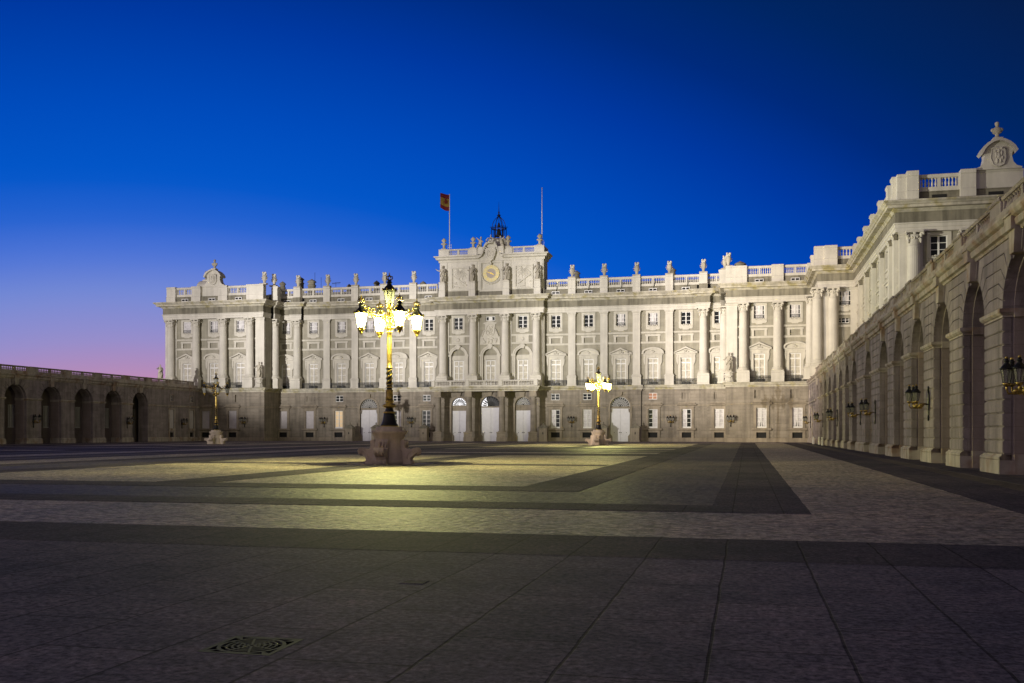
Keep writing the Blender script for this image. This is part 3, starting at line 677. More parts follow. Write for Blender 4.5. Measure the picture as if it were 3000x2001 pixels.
def fanlight(x, r, zc, lit, y):
    p = MB(); nn = 11
    for k in range(nn):
        a = PI * (k + .5) / nn; u = Vector((math.cos(a), math.sin(a))); v = Vector((-u.y, u.x)); r0, r1 = r * .34, r * .93; w = PI * r * .62 / nn * .42
        pts = [u * (r0 + (r1 - r0) * s) + v * w * ws for s, ws in ((0, 0), (.3, .7), (.62, 1), (.9, .55), (1, 0), (.9, -.55), (.62, -1), (.3, -.7))]
        q = [u * (r0 + (r1 - r0) * s) + v * w * ws * .5 for s, ws in ((0.1, 0), (.3, .7), (.62, 1), (.85, .55), (.92, 0), (.85, -.55), (.62, -1), (.3, -.7))]
        n = len(pts)
        for i in range(n):
            j = (i + 1) % n; p.prism([(x + pts[i].x, zc + pts[i].y), (x + pts[j].x, zc + pts[j].y), (x + q[j].x, zc + q[j].y), (x + q[i].x, zc + q[i].y)], y - .06, y)
        if lit: p.prism([(x + w_.x, zc + w_.y) for w_ in q], y - .05, y - .002)
    for rr in (r * .16, r * .30, r * .95):
        n = 16
        for k in range(n):
            a, b = PI * k / n, PI * (k + 1) / n
            p.prism([(x + rr * math.cos(a), zc + rr * math.sin(a)), (x + (rr + .06) * math.cos(a), zc + (rr + .06) * math.sin(a)), (x + (rr + .06) * math.cos(b), zc + (rr + .06) * math.sin(b)), (x + rr * math.cos(b), zc + rr * math.sin(b))], y - .06, y)
    g = MB(); n = 20
    if lit == 2:      # only the left part of the middle fanlight glows
        g2 = MB(); g2.prism([(x - r, zc)] + [(x + r * math.cos(PI - PI * k / n), zc + r * math.sin(PI - PI * k / n)) for k in range(8)] + [(x - .3 * r, zc)], y, y + .02)
        g.prism([(x - .3 * r, zc)] + [(x + r * math.cos(PI - PI * k / n), zc + r * math.sin(PI - PI * k / n)) for k in range(7, n + 1)], y + .001, y + .021)
        return p, g, g2
    g.prism([(x + r * math.cos(PI - PI * k / n), zc + r * math.sin(PI - PI * k / n)) for k in range(n + 1)], y, y + .02); return p, g, None
for x, r, top, lt, lit in DOORS:
    zc = top - r; d = MB()
    n = 16; d.box(x - r - .3, x - r, GM - .12, GM + .2, 0, zc); d.box(x + r, x + r + .3, GM - .12, GM + .2, 0, zc)
    for k in range(n):
        a, b = PI * k / n, PI * (k + 1) / n
        d.prism([(x + q * math.cos(t_), zc + q * math.sin(t_)) for q, t_ in ((r, a), (r + .3, a), (r + .3, b), (r, b))], GM - .12, GM + .2)
    d.prism([(x - .25, zc + r), (x + .25, zc + r), (x + .4, zc + r + .8), (x - .4, zc + r + .8)], GM - .3, GM + .1)
    d.box(x - r, x + r, GM + .3, GM + .5, lt, zc + .02); d.box(x - r - .05, x + r + .05, GM + .22, GM + .5, zc - .1, zc + .04)
    if r > 1.5 and lit == 0:
        for k in range(9):
            a = PI * (k + 1) / 10; u = (math.cos(a), math.sin(a))
            d.prism([(x + (r + .36) * u[0] - .03 * u[1], zc + (r + .36) * u[1] + .03 * u[0]), (x + (r + .95) * u[0] - .03 * u[1], zc + (r + .95) * u[1] + .03 * u[0]), (x + (r + .95) * u[0] + .03 * u[1], zc + (r + .95) * u[1] - .03 * u[0]), (x + (r + .36) * u[0] + .03 * u[1], zc + (r + .36) * u[1] - .03 * u[0])], GM - .03, GM + .02)
        for sx in (-1, 1):
            for k in range(4): d.ball((x + sx * (r - .12), GM + .1, lt - .15 - .12 * k), .16 - .025 * k, .1, .12, 6, 4)
    for sx in (-1, 1): d.prism([(x + sx * r, 0), (x + sx * (r - .30), 0), (x + sx * (r - .30), .85), (x + sx * (r - .06), 1.15), (x + sx * r, 1.3)], GM - .05, GM + .33)
    dr = part('door_surround', d, M['plinth'], palace)
    for sx in (-1, 1):
        l = MB(); a, b = sorted((x + sx * .015, x + sx * r)); l.box(a, b, GM + .34, GM + .42, 0.02, lt)
        for z0, z1 in ((.9, 2.9), (3.05, lt - .15)): l.frame(a + .12, b - .12, z0, z1, .05, GM + .325, GM + .345)
        lf = part('door', l, M['door'], palace); ph = MB()
        for hx in (.16, r * .62): ph.ball((x + sx * hx, GM + .3, 1.42), .05, .05, .06)
        ph.box(x + sx * .08 - .02, x + sx * .08 + .02, GM + .3, GM + .34, 1.35, 1.55); part('handle', ph, M['darkmetal'], lf, tuple(PL))
    pet, pn, g2 = fanlight(x, r * .97, zc + .06, lit, GM + .38)
    f = part('fanlight', pet, M['darkmetal'] if lit else M['white'], palace)
    part('pane', pn, M['fanlit'] if lit == 1 else M['dark'], f, tuple(PL))
    if g2: part('pane', g2, M['fanlit'], f, tuple(PL))
# upper walls
def panel_backs(mb, xs, y):
    for x in xs: mb.box(x - .74, x + .74, y + .16, y + .36, 15.74, 16.56)
def bays(xs, cut, panel=True):
    h = []
    for x in xs:
        h += [UH(x), BH(x)] + ([PH(x)] if panel else [])
    return h
uw = MB()
mx = [XA + sg * o_ for sg in (-1, 1) for o_ in offs]
CB = 9.0; UC = 154.5
for sg in (-1, 1):
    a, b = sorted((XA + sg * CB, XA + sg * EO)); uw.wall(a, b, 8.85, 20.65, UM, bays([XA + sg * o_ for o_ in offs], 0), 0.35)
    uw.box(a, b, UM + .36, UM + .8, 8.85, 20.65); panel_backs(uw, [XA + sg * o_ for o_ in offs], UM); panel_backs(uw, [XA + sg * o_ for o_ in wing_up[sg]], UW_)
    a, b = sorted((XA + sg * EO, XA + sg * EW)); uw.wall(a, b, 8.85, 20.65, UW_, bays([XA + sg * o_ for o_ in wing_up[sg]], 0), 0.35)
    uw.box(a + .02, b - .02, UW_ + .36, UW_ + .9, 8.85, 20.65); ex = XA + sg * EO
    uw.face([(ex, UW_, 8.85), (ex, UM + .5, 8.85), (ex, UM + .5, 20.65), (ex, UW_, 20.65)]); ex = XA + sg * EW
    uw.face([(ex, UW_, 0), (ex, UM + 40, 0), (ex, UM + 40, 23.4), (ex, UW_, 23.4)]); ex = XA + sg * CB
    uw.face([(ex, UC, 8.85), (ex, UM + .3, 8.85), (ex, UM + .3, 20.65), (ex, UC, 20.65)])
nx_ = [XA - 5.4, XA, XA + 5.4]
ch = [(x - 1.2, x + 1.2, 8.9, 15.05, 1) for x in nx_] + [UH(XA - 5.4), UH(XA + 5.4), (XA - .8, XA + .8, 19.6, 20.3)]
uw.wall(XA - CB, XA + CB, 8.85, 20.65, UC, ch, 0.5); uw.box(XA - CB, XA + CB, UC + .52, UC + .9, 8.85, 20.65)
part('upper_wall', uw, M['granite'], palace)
for sg in (-1, 1):
    for i, o_ in enumerate(offs):
        ped = ped_l[i]; upper_bay(palace, XA + sg * o_, UM, up_kind[sg][i], ped, rail=i < 5)
        if i == 5: obj('balcony_railing', rail_mesh(1.0), palace, (XA + sg * o_ - PL.x - sg * .0, UM - PL.y, 0))
    for i, o_ in enumerate(wing_up[sg]): upper_bay(palace, XA + sg * o_, UW_, 'curtain' if (sg, i) != (-1, 2) else 'shut', ('tri', 'arc', 'tri')[i])
    ss = MB()
    for a, b in zip([CB] + [13.35, 18.55, 23.65, 28.75, 34.0], [13.35, 18.55, 23.65, 28.75, 34.0, EO]):
        pass
    hw = (EO - CB) / 2; strings(hw, palace, (sg * (CB + hw), UM - PL.y, 0))
    hw = (EW - EO) / 2 - .02; strings(hw, palace, (sg * (EO + hw), UW_ - PL.y, 0))
    for o_ in (13.35, 18.5, 23.65, 28.75): pilaster(palace, XA + sg * o_, UM - .0 - .42)
    column(palace, XA + sg * 34.0, UM - .75)
    wide = pil_mesh(.8) if sg < 0 else ME['wide']; ME['wide'] = wide
    pilaster(palace, XA + sg * 38.34, UW_ - .42, 0, wide)
    for o_ in (40.0, 44.9, 49.95, 54.75): column(palace, XA + sg * o_, UW_ - .72)
    for o_ in (40.0, 44.9, 49.95, 54.3, 34.0):      # flat pilaster strip behind each column
        y = UW_ if o_ > 36 else UM; pilaster(palace, XA + sg * (o_ + .25), y - .2)
    column(palace, XA + sg * (EO - .35), 152.6, PI / 2 if sg < 0 else -PI / 2)
pilaster(palace, XA - EW + .7, UW_ - .42)
for o_ in (-7.8, -2.7, 2.7, 7.8):
    column(palace, XA + o_, UC - .72); pilaster(palace, XA + o_ + .3, UC - .2)
hw = CB - .02
for z0, z1 in ((15.75, 15.98), (17.05, 17.3)):
    for a, b in ((-7.1, -3.4), (3.4, 7.1)): run('string_course', [(-.2, z0), (.12, z0), (.18, z1), (-.2, z1)], (XA + a, UC), (XA + b, UC), 0, -1, 0, 0, 'lime_trim')
for i, x in enumerate(nx_):     # arched niche windows above the porch
    s = MB(); zc = 13.85; n = 16
    for r0, r1, y0 in ((1.2, 1.45, UC - .1), (1.45, 1.68, UC - .2)):
        for k in range(n):
            a, b = PI * k / n, PI * (k + 1) / n
            s.prism([(x + q * math.cos(t_), zc + q * math.sin(t_)) for q, t_ in ((r0, a), (r1, a), (r1, b), (r0, b))], y0, UC + .1)
        for sx in (-1, 1): a, b = sorted((x + sx * r0, x + sx * r1)); s.box(a, b, y0, UC + .1, 8.9, zc)
    for sx in (-1, 1): a, b = sorted((x + sx * 1.15, x + sx * 1.8)); s.box(a, b, UC - .28, UC + .1, zc - .02, zc + .26)
    s.box(x - 1.2, x + 1.2, UC + .25, UC + .5, 13.3, 14.0); s.box(x - .3, x + .3, UC - .4, UC, zc + 1.15, zc + 1.85)
    for sx in (-1, 1): s.ball((x + sx * .32, UC - .3, zc + 1.6), .2, .15, .22)
    nw = part('niche_window', s, M['lime_trim'], palace)
    w = MB(); w.frame(x - .8, x + .8, 8.9, 13.2, .12, UC + .3, UC + .42); w.box(x - .68, x + .68, UC + .3, UC + .42, 12.2, 12.4); w.box(x - .07, x + .07, UC + .3, UC + .42, 9, 13.1)
    for z in (10.1, 11.15): w.box(x - .68, x + .68, UC + .32, UC + .4, z - .03, z + .03)
    part('sash', w, M['white'], nw, tuple(PL)); g_ = MB(); g_.box(x - .8, x + .8, UC + .43, UC + .46, 8.9, 13.2); part('blind', g_, M['blind'], nw, tuple(PL))
    fl = MB(); fl.box(x - 1.2, x - .8, UC + .35, UC + .45, 8.9, 13.3); fl.box(x + .8, x + 1.2, UC + .35, UC + .45, 8.9, 13.3); part('side_panel', fl, M['lime'], nw, tuple(PL))
    if i != 1:
        rl = MB(); rl.box(x - 1.1, x + 1.1, UC - .12, UC + .1, 16.0, 17.06); rl.frame(x - .95, x + .95, 16.1, 16.98, .06, UC - .18, UC - .1)
        rl.lathe([(.3, 0), (.26, .08), (.1, .12)], 14); v0 = len(rl.v) - 42
        rl.v[v0:] = [(x + a, UC - .12 - c, 16.54 + b) for a, b, c in rl.v[v0:]]
        part('relief_panel', rl, M['lime_trim'], palace)
        place(palace, ME['up']['plain'], ('window', 'upper_window'), x, UC)
def relief(mb, pts, y, d):
    for x, z, rx, rz_ in pts: mb.ball((x, y, z), rx, d, rz_, 8, 5)
md = MB()        # carved medallion over the middle window
md.prism([(XA - 1.7, 15.7), (XA + 1.7, 15.7), (XA + 1.62, 16.9), (XA + 1.25, 17.5), (XA + .85, 18.0), (XA + .85, 19.0), (XA + 1.2, 19.2), (XA + .45, 19.45), (XA, 19.62), (XA - .45, 19.45), (XA - 1.2, 19.2), (XA - .85, 19.0), (XA - .85, 18.0), (XA - 1.25, 17.5), (XA - 1.62, 16.9)], UC - .16, UC + .1)
n = 20
for k in range(n):
    a, b = 2 * PI * k / n, 2 * PI * (k + 1) / n
    md.prism([(XA + rx * math.cos(t_), 18.0 + rz_ * math.sin(t_)) for rx, rz_, t_ in ((.66, .92, a), (.78, 1.05, a), (.78, 1.05, b), (.66, .92, b))], UC - .3, UC - .1)
relief(md, [(XA - .1, 18.5, .14, .16), (XA - .1, 18.15, .2, .34), (XA + .25, 18.0, .15, .3), (XA - .2, 17.6, .13, .3), (XA + .1, 17.55, .13, .3), (XA + .3, 18.5, .12, .2), (XA - .4, 17.9, .12, .2), (XA + .3, 17.4, .2, .1)], UC - .2, .14)
relief(md, [(XA + random.uniform(-1.3, 1.3), 16.35 + random.uniform(-.35, .35), random.uniform(.12, .26), random.uniform(.12, .26)) for k in range(26)], UC - .2, .15)
for sx in (-1, 1): relief(md, [(XA + sx * (1.35 - .1 * k), 17.1 + .24 * k, .15, .16) for k in range(5)], UC - .18, .16)
part('carved_medallion', md, M['lime_trim'], palace)
w = MB(); w.frame(XA - .78, XA + .78, 19.6, 20.3, .1, UC + .2, UC + .3); w.box(XA - .3, XA + .3, UC + .18, UC + .3, 19.65, 20.28); tw = part('mezzanine_window', w, M['white'], palace)
g_ = MB(); g_.box(XA - .78, XA + .78, UC + .31, UC + .34, 19.6, 20.3); part('pane', g_, M['glass'], tw, tuple(PL))
# entablature, cornice and parapet, broken forward over columns
en = Ent()
yb = UM - .42
for sg in (-1, 1):
    def sp(a, b, y, ma, mb_):   # a,b offsets from axis (a<b); mitres at inner / outer end
        p0, p1 = (XA + sg * a, y), (XA + sg * b, y)
        if sg > 0: en.seg(p0, p1, 0, -1, ma, mb_)
        else: en.seg(p1, p0, 0, -1, mb_, ma)
    sp(CB, 33.0, yb, 0, 0); sp(33.0, 35.0, yb - .9, 1, 1); sp(35.0, EO, yb, 0, -1)
    sp(EO, EW, UW_ - .9, 1, 1)
    ex = XA + sg * EO; n_ = -sg
    en.seg((ex, UW_ - .9), (ex, 151.7), n_, 0, 1, 0); en.seg((ex + n_ * .75, 151.7), (ex + n_ * .75, 153.5), n_, 0, 1, 1); en.seg((ex, 153.5), (ex, yb), n_, 0, 0, -1)
    ox = XA + sg * EW; en.seg((ox, UW_ - .9), (ox, 195), sg, 0, 1, 0)
en.seg((XA - CB, UC - .95), (XA + CB, UC - .95), 0, -1, 1, 1, para=False)
for sg in (-1, 1): en.seg((XA + sg * CB, UC - .95), (XA + sg * CB, yb), sg, 0, 1, -1, para=False)
en.build(palace)
# parapet: piers, balusters, little windows
yp = UM - .42 + .62
def bal(parent, x0, x1, y, key):
    Lr = x1 - x0; k = ('bal', round(Lr, 2))
    if k not in ME: ME[k] = balustrade_mesh(Lr, 2, max(4, int(round(Lr * 1.45))))
    return obj('balustrade', ME[k], parent, ((x0 + x1) / 2 - parent.location.x, y - parent.location.y, 0))
ME['pier'] = pier_mesh(.6); ME['piercap'] = None
def att_window(x, y):
    a = obj('attic_window', ME['att'], palace, (x - PL.x, y - PL.y - .24, 0)); obj('pane', ME['attpane'], a)
URNS = []
for sg in (-1, 1):
    ax = [9.2, 13.35, 18.5, 23.65, 28.75, 34.0, 37.3]
    for i, (a, b) in enumerate(zip(ax, ax[1:])):
        x0, x1 = sorted((XA + sg * (a + (.6 if i else 0)), XA + sg * (b - (.6 if b < 37 else 0)))); bal(palace, x0, x1, yp, 0)
    for a in ax[1:6]:
        y = yp - (.55 if a > 33 else .12); obj('parapet_pier', ME['pier'], palace, (sg * a, y - PL.y, 0)); URNS.append((XA + sg * a, y + .1))
    for o_ in offs: att_window(XA + sg * o_ + (.3 if o_ > 36 else 0), yb + .35)
    yw = UW_ - .9 + .62; axw = [40.7, 44.9, 49.9, 54.6] if sg < 0 else [40.7, 44.9, 49.9]
    for a, b in zip(axw, axw[1:]):
        if sg < 0 and a == 44.9: continue
        x0, x1 = sorted((XA + sg * (a + (.8 if a > 41 else -.15)), XA + sg * (b - .8))); bal(palace, x0, x1, yw, 0)
    for o_ in wing_up[sg]: att_window(XA + sg * o_, UW_ - .9 + .35)
    big = pier_mesh(1.55); obj('parapet_pier', big, palace, (sg * 39.0, yw - .12 - PL.y, 0))
    for a in axw[1:]: obj('parapet_pier', pier_mesh(.85), palace, (sg * a, yw - .12 - PL.y, 0))
    # return of the pavilion parapet
    ex = XA + sg * EO; o2 = obj('parapet_pier', ME['pier'], palace, (ex - sg * .55 - PL.x, 152.6 - PL.y, 0), PI / 2 if sg < 0 else -PI / 2); URNS += [(ex - sg * .2, 152.6), (ex + sg * .35, 150.2)]
    rb = balustrade_mesh(2.6, 1, 5); obj('balustrade', rb, palace, (ex + sg * .3 - PL.x, 154.2 - PL.y, 0), PI / 2)
rf = MB(); rf.box(XA - EW + 1.2, XA + EW - 1.2, UM + 2.2, UM + 40, 20.0, 24.6); rf.box(XA - EW + .8, XA - EO - .8, UW_ + 1.0, UM + 2.2, 20, 24.2); rf.box(XA + EO + .8, XA + EW - .8, UW_ + 1.0, UM + 2.2, 20, 24.2)
rf.prism([(XA - EW + 4, 24.6), (XA + EW - 4, 24.6), (XA + EW - 14, 26.0), (XA - EW + 14, 26.0)], UM + 5, UM + 36)
roof = part('roof', rf, M['roof'], palace)
def chimney(x, y, z1, r):
    c = MB(); z0 = 23.5; c.lathe([(r, z0), (r, z1 - 1.2), (r * 1.15, z1 - 1.15), (r * 1.15, z1 - 1.0), (r * .9, z1 - .98), (r * .9, z1 - .5), (r * 1.25, z1 - .46), (r * 1.1, z1 - .3), (r * .7, z1 - .1), (r * .28, z1), (r * .2, z1 + .1)], 12)
    for v in range(len(c.v)): c.v[v] = (c.v[v][0] + x, c.v[v][1] + y, c.v[v][2])
    part('chimney', c, M['frieze'], roof, tuple(PL))
for x, z1, r in ((-81.35, 28.6, .5), (-77.9, 29.3, .62), (-75.66, 28.8, .68), (-68.5, 27.7, .4), (-63.3, 28.1, .5), (-54.7, 27.7, .5), (-27.6, 28.5, .5), (-11.7, 28.4, .5), (-0.9, 29.0, .8)): chimney(x, 163.0, z1, r)

for x in (-29.6, -24.4, -19.2, -14.1, -8.9):
    rp = MB(); rp.tube([(x - .12, yp - .28, 23.5), (x - .1, yb + .27, 23.95), (x + .05, yb + .27, 24.3), (x + .12, yp - .3, 24.8), (x + .1, yp - .3, 25.5)], .05, 6); part('rain_pipe', rp, M['iron'], palace)
rp = MB(); rp.tube([(-15.55, GM - .62, 8.9), (-15.6, GM - .60, 8.3), (-15.95, GM - .14, 7.9), (-15.95, GM - .14, 2.4)], .055, 6); part('rain_pipe', rp, M['iron'], palace)
rp = MB(); rp.tube([(-18.05, UM - .75, 14.2), (-18.05, UM - .12, 13.6), (-18.05, UM - .12, 9.0)], .04, 6); part('rain_pipe', rp, M['iron'], palace)

# porch with four columns and a stone balcony
def porch_col():
    c = MB(); c.lathe([(.56, 1.62), (.56, 1.70), (.50, 1.74), (.50, 3.2), (.43, 6.6), (.48, 6.64), (.48, 6.72), (.43, 6.74), (.43, 6.98), (.58, 7.12)], 24); me = c.mesh('porch_column', M['rustic'])
    p = MB(); p.ext([(-1.36, 0), (.1, 0), (.1, .62), (.02, .72), (.02, 1.3), (.1, 1.38), (.1, 1.52), (-1.36, 1.52)], (-.68, -.68), (.68, -.68), 0, -1, .5, .5); p.lathe([(.62, 1.52), (.66, 1.56), (.6, 1.63)], 20)
    t_ = MB(); t_.prism([(-.62, 7.12), (.62, 7.12), (.68, 7.26), (-.68, 7.26)], -.66, .66); t_.box(-.56, .56, -.56, 1.6, 7.26, 8.02)
    return me, p.mesh('pedestal', M['plinth']), t_.mesh('capital', M['plinth'])
pc = porch_col(); PY = 151.9
for o_ in (-8.0, -2.85, 2.6, 7.75):
    c = obj('porch_column', pc[0], palace, (o_, PY - PL.y, 0)); obj('pedestal', pc[1], c); obj('capital', pc[2], c)
ps = MB(); ps.ext([(-3.2, 8.02), (.0, 8.02), (.05, 8.2), (.30, 8.34), (.30, 8.50), (.46, 8.58), (.46, 8.80), (-3.2, 8.84)], (XA - 8.75, PY - .7), (XA + 8.5, PY - .7), 0, -1, 1, 1)
part('porch_slab', ps, M['cornice'], palace)
for a, b in ((-8.6, -2.85), (-2.85, 2.6), (2.6, 8.35)):
    Lr = b - a - .5; mm = balustrade_mesh(Lr, 2, 9, 8.82, 8.96, 9.58, 9.78, .12); obj('balustrade', mm, palace, ((a + b) / 2, PY - .75 - PL.y, 0))
for a in (-8.6, -2.85, 2.6, 8.35): run('balcony_pier', [(-.5, 8.82), (.06, 8.82), (.02, 8.94), (.02, 9.6), (.08, 9.7), (.08, 9.8), (-.5, 9.8)], (XA + a - .25, PY - 1.0), (XA + a + .25, PY - 1.0), 0, -1, 0, 0, 'lime')

# ------------------------------------------------------------------ clock attic
AY = 154.9
at = MB(); at.box(XA - 8.65, XA + 8.75, AY + .6, AY + 3.2, 23.4, 30.35); at.box(XA - 2.6, XA + 3.6, AY + 3.2, AY + 6.5, 23.4, 30.34)
at.wall(XA - 8.65, XA + 8.75, 24.6, 29.4, AY, [], .3)
part('attic_wall', at, M['lime'], palace)
ab = MB(); ab.box(XA - 8.8, XA + 8.9, AY - .12, AY + .7, 23.45, 24.62); part('attic_base', ab, M['frieze'], palace)
STAT = []
for o_ in (-8.05, -2.95, 2.75, 7.9):
    p = MB(); p.ext([(-.3, 24.63), (1.05, 24.63), (1.0, 24.75), (1.0, 25.72), (1.1, 25.8), (1.1, 25.95), (-.3, 25.95)], (XA + o_ - .52, AY), (XA + o_ + .52, AY), 0, -1)
    p.box(XA + o_ - .55, XA + o_ + .55, AY - 1.05, AY, 23.45, 24.62); p.box(XA + o_ - .62, XA + o_ + .62, AY - .1, AY + .02, 25.95, 29.3)
    part('statue_pedestal', p, M['lime'], palace); STAT.append((XA + o_, AY - .62, 25.95))
for sx, c in ((-1, -5.2), (1, 5.5)):     # sunburst reliefs
    x = XA + c; s = MB(); s.frame(x - 1.55, x + 1.55, 24.75, 28.6, .28, AY - .2, AY + .1)
    for k in range(17):
        a = PI + PI * (k + .5) / 17; L_ = 1.9 if k % 2 else 1.5; ca, sa = math.cos(a), math.sin(a)
        q = lambda r, w: (max(-1.25, min(1.25, r * ca - w * sa)), 28.3 + max(-3.2, r * sa + w * ca))
        pts = [q(.35, -.02), q(L_, -.09), q(L_, .09), q(.35, .02)]; s.prism([(x + px_, z) for px_, z in pts], AY - .10, AY + .05)
    for k in range(7):
        s.prism([(x - sx * (1.1 - .18 * k), 25.1 + .05 * k), (x - sx * (.98 - .2 * k), 25.02), (x + sx * .2, 25.9 + .13 * k), (x + sx * .1, 26.0 + .13 * k)], AY - .08 - .01 * k, AY + .05)
    s.prism([(x - 1.1 * sx, 25.6), (x - 1.0 * sx, 25.45), (x + 1.2 * sx, 26.95), (x + 1.15 * sx, 27.15)], AY - .22, AY + .05)
    for k in range(12): s.ball((x + random.uniform(-1.1, 1.1), AY, random.uniform(25.0, 26.3)), random.uniform(.12, .3), .1, random.uniform(.08, .16), 7, 4)
    part('sunburst_relief', s, M['lime_trim'], palace)
cx, cz = XA + .08, 27.32
cf = MB(); cf.frame(cx - 1.95, cx + 1.95, 24.4, 29.35, .32, AY - .26, AY + .1); cf.frame(cx - 1.6, cx + 1.6, 24.75, 29.1, .1, AY - .12, AY + .1)
for k in range(22):
    a = PI + PI * k / 21.; r = 1.62 + random.uniform(-.05, .08); cf.ball((cx + r * math.cos(a), AY - .1, cz + r * math.sin(a)), .17, .14, .16, 6, 4)
part('clock_surround', cf, M['lime_trim'], palace)
def disc(mb, r0, r1, y0, y1, n=36):
    for k in range(n):
        a, b = 2 * PI * k / n, 2 * PI * (k + 1) / n
        mb.prism([(cx + r * math.cos(t_), cz + r * math.sin(t_)) for r, t_ in ((r0, a), (r1, a), (r1, b), (r0, b))], y0, y1)
cr = MB(); disc(cr, .78, 1.38, AY - .2, AY + .05); clock = part('clock_face', cr, M['dialgold'], palace)
cc = MB(); cc.prism([(cx + .8 * math.cos(2 * PI * k / 30), cz + .8 * math.sin(2 * PI * k / 30)) for k in range(30)], AY - .17, AY); part('dial_centre', cc, M['dialgrey'], clock, tuple(PL))
nm = MB()
NUM = ['XII', 'I', 'II', 'III', 'IIII', 'V', 'VI', 'VII', 'VIII', 'IX', 'X', 'XI']
for k, s_ in enumerate(NUM):
    a = PI / 2 - k * PI / 6; u = Vector((math.cos(a), math.sin(a))); v = Vector((-u.y, u.x)); w0 = {'I': .055, 'V': .11, 'X': .11}; tot = sum(w0[c] for c in s_); p_ = tot / 2
    def strk(o0, o1):
        a0 = u * .93 + v * o0; a1 = u * 1.23 + v * o1; t_ = v * .011
        nm.prism([(cx + q.x, cz + q.y) for q in (a0 - t_, a0 + t_, a1 + t_, a1 - t_)], AY - .215, AY - .19)
    for c in s_:
        m_ = p_ - w0[c] / 2; p_ -= w0[c]
        if c == 'I': strk(m_, m_)
        elif c == 'V': strk(m_, m_ + .045); strk(m_, m_ - .045)
        else: strk(m_ - .04, m_ + .04); strk(m_ + .04, m_ - .04)
part('numerals', nm, M['oldgold'], clock, tuple(PL))
hd = MB()
for ang, L_, w_ in ((157, .82, .05), (-25, .62, .075)):
    a = math.radians(ang); u = Vector((math.cos(a), math.sin(a))); v = Vector((-u.y, u.x))
    pts = [u * -.18 + v * .03, u * -.18 - v * .03, u * (L_ * .6) - v * w_, u * L_, u * (L_ * .6) + v * w_]
    hd.prism([(cx + q.x, cz + q.y) for q in pts], AY - .27 - w_ * .3, AY - .235)
hd.prism([(cx + .12 * math.cos(k * PI / 5), cz + .12 * math.sin(k * PI / 5)) for k in range(10)], AY - .31, AY - .2)
part('clock_hands', hd, M['gold'], clock, tuple(PL))
ac = MB(); AC = [(-.3, 29.35), (.1, 29.35), (.14, 29.7), (.2, 29.74), (.5, 29.84), (.55, 30.1), (.78, 30.2), (.8, 30.36), (-.3, 30.4)]
ac.ext(AC, (XA - 8.75, AY), (cx - 2.0, AY), 0, -1, 1, 0); ac.ext(AC, (cx + 2.0, AY), (XA + 8.85, AY), 0, -1, 0, 1)
ac.ext(AC, (XA + 8.85, AY), (XA + 8.85, AY + 3.2), 1, 0, 1, 0); ac.ext(AC, (XA - 8.75, AY), (XA - 8.75, AY + 3.2), -1, 0, 1, 0)
# swept pediment over the arms
path = [(-2.05, 30.1), (-1.55, 30.35), (-1.2, 30.9), (-1.1, 31.5), (-.85, 32.05), (-.45, 32.4), (0, 32.5), (.45, 32.4), (.85, 32.05), (1.1, 31.5), (1.2, 30.9), (1.55, 30.35), (2.05, 30.1)]
for (xa, za), (xb, zb) in zip(path, path[1:]):
    dx, dz = xb - xa, zb - za; l = math.hypot(dx, dz); nx2, nz2 = -dz / l * .34, dx / l * .34
    ac.prism([(cx + xa, za - .3), (cx + xb, zb - .3), (cx + xb + nx2 * .3, zb + nz2 * .3), (cx + xa + nx2 * .3, za + nz2 * .3)], AY - .75, AY + .6)
part('attic_cornice', ac, M['lime_trim'], palace)
tb = MB(); tb.prism([(cx - 2, 29.4), (cx + 2, 29.4)] + [(cx + x, z - .2) for x, z in reversed(path)], AY - .1, AY + .6); part('tympanum', tb, M['lime'], palace)
arms = MB()
arms.prism([(cx - .8, 31.2), (cx - .62, 31.42), (cx, 31.3), (cx + .62, 31.42), (cx + .8, 31.2), (cx + .74, 30.2), (cx + .4, 29.5), (cx, 29.15), (cx - .4, 29.5), (cx - .74, 30.2)], AY - .72, AY - .1)
n = 14
for k in range(n):
    a, b = 2 * PI * k / n, 2 * PI * (k + 1) / n
    arms.prism([(cx + rx * math.cos(t_), 30.45 + rz_ * math.sin(t_)) for rx, rz_, t_ in ((.5, .7, a), (.58, .8, a), (.58, .8, b), (.5, .7, b))], AY - .8, AY - .7)
arms.box(cx - .02, cx + .02, AY - .76, AY - .7, 29.75, 31.15); arms.box(cx - .5, cx + .5, AY - .76, AY - .7, 30.43, 30.47)
for sx in (-1, 1):
    for sz in (-1, 1): arms.ball((cx + sx * .24, AY - .74, 30.45 + sz * .3), .13, .08, .17, 8, 5)
    for k in range(6): arms.ball((cx + sx * (.86 - .09 * k), AY - .55, 30.9 - .26 * k), .16, .16, .19, 7, 4)
    arms.tube([(cx + sx * (.85 + .2 * math.cos(t_ * .7)), AY - .6, 31.35 + .2 * math.sin(t_ * .7)) for t_ in range(10)], .09, 6)
arms.lathe([(.62, 0), (.7, .06), (.7, .2), (.62, .24)], 18, (cx, AY - .45, 32.05))
for k in range(8):
    a = 2 * PI * k / 8; arms.tube([(cx + .66 * math.cos(a), AY - .45 + .66 * math.sin(a), 32.25), (cx + .82 * math.cos(a), AY - .45 + .82 * math.sin(a), 32.65), (cx + .5 * math.cos(a), AY - .45 + .5 * math.sin(a), 32.98), (cx, AY - .45, 33.0)], .075, 6)
arms.ball((cx, AY - .45, 33.12), .15); arms.box(cx - .03, cx + .03, AY - .48, AY - .42, 33.2, 33.55); arms.box(cx - .1, cx + .1, AY - .48, AY - .42, 33.38, 33.44)
for k in range(5): arms.ball((cx + random.uniform(-.2, .2), AY - .5, 28.75 + .1 * k), .16, .14, .1, 6, 4)
part('coat_of_arms', arms, M['lime_trim'], palace)
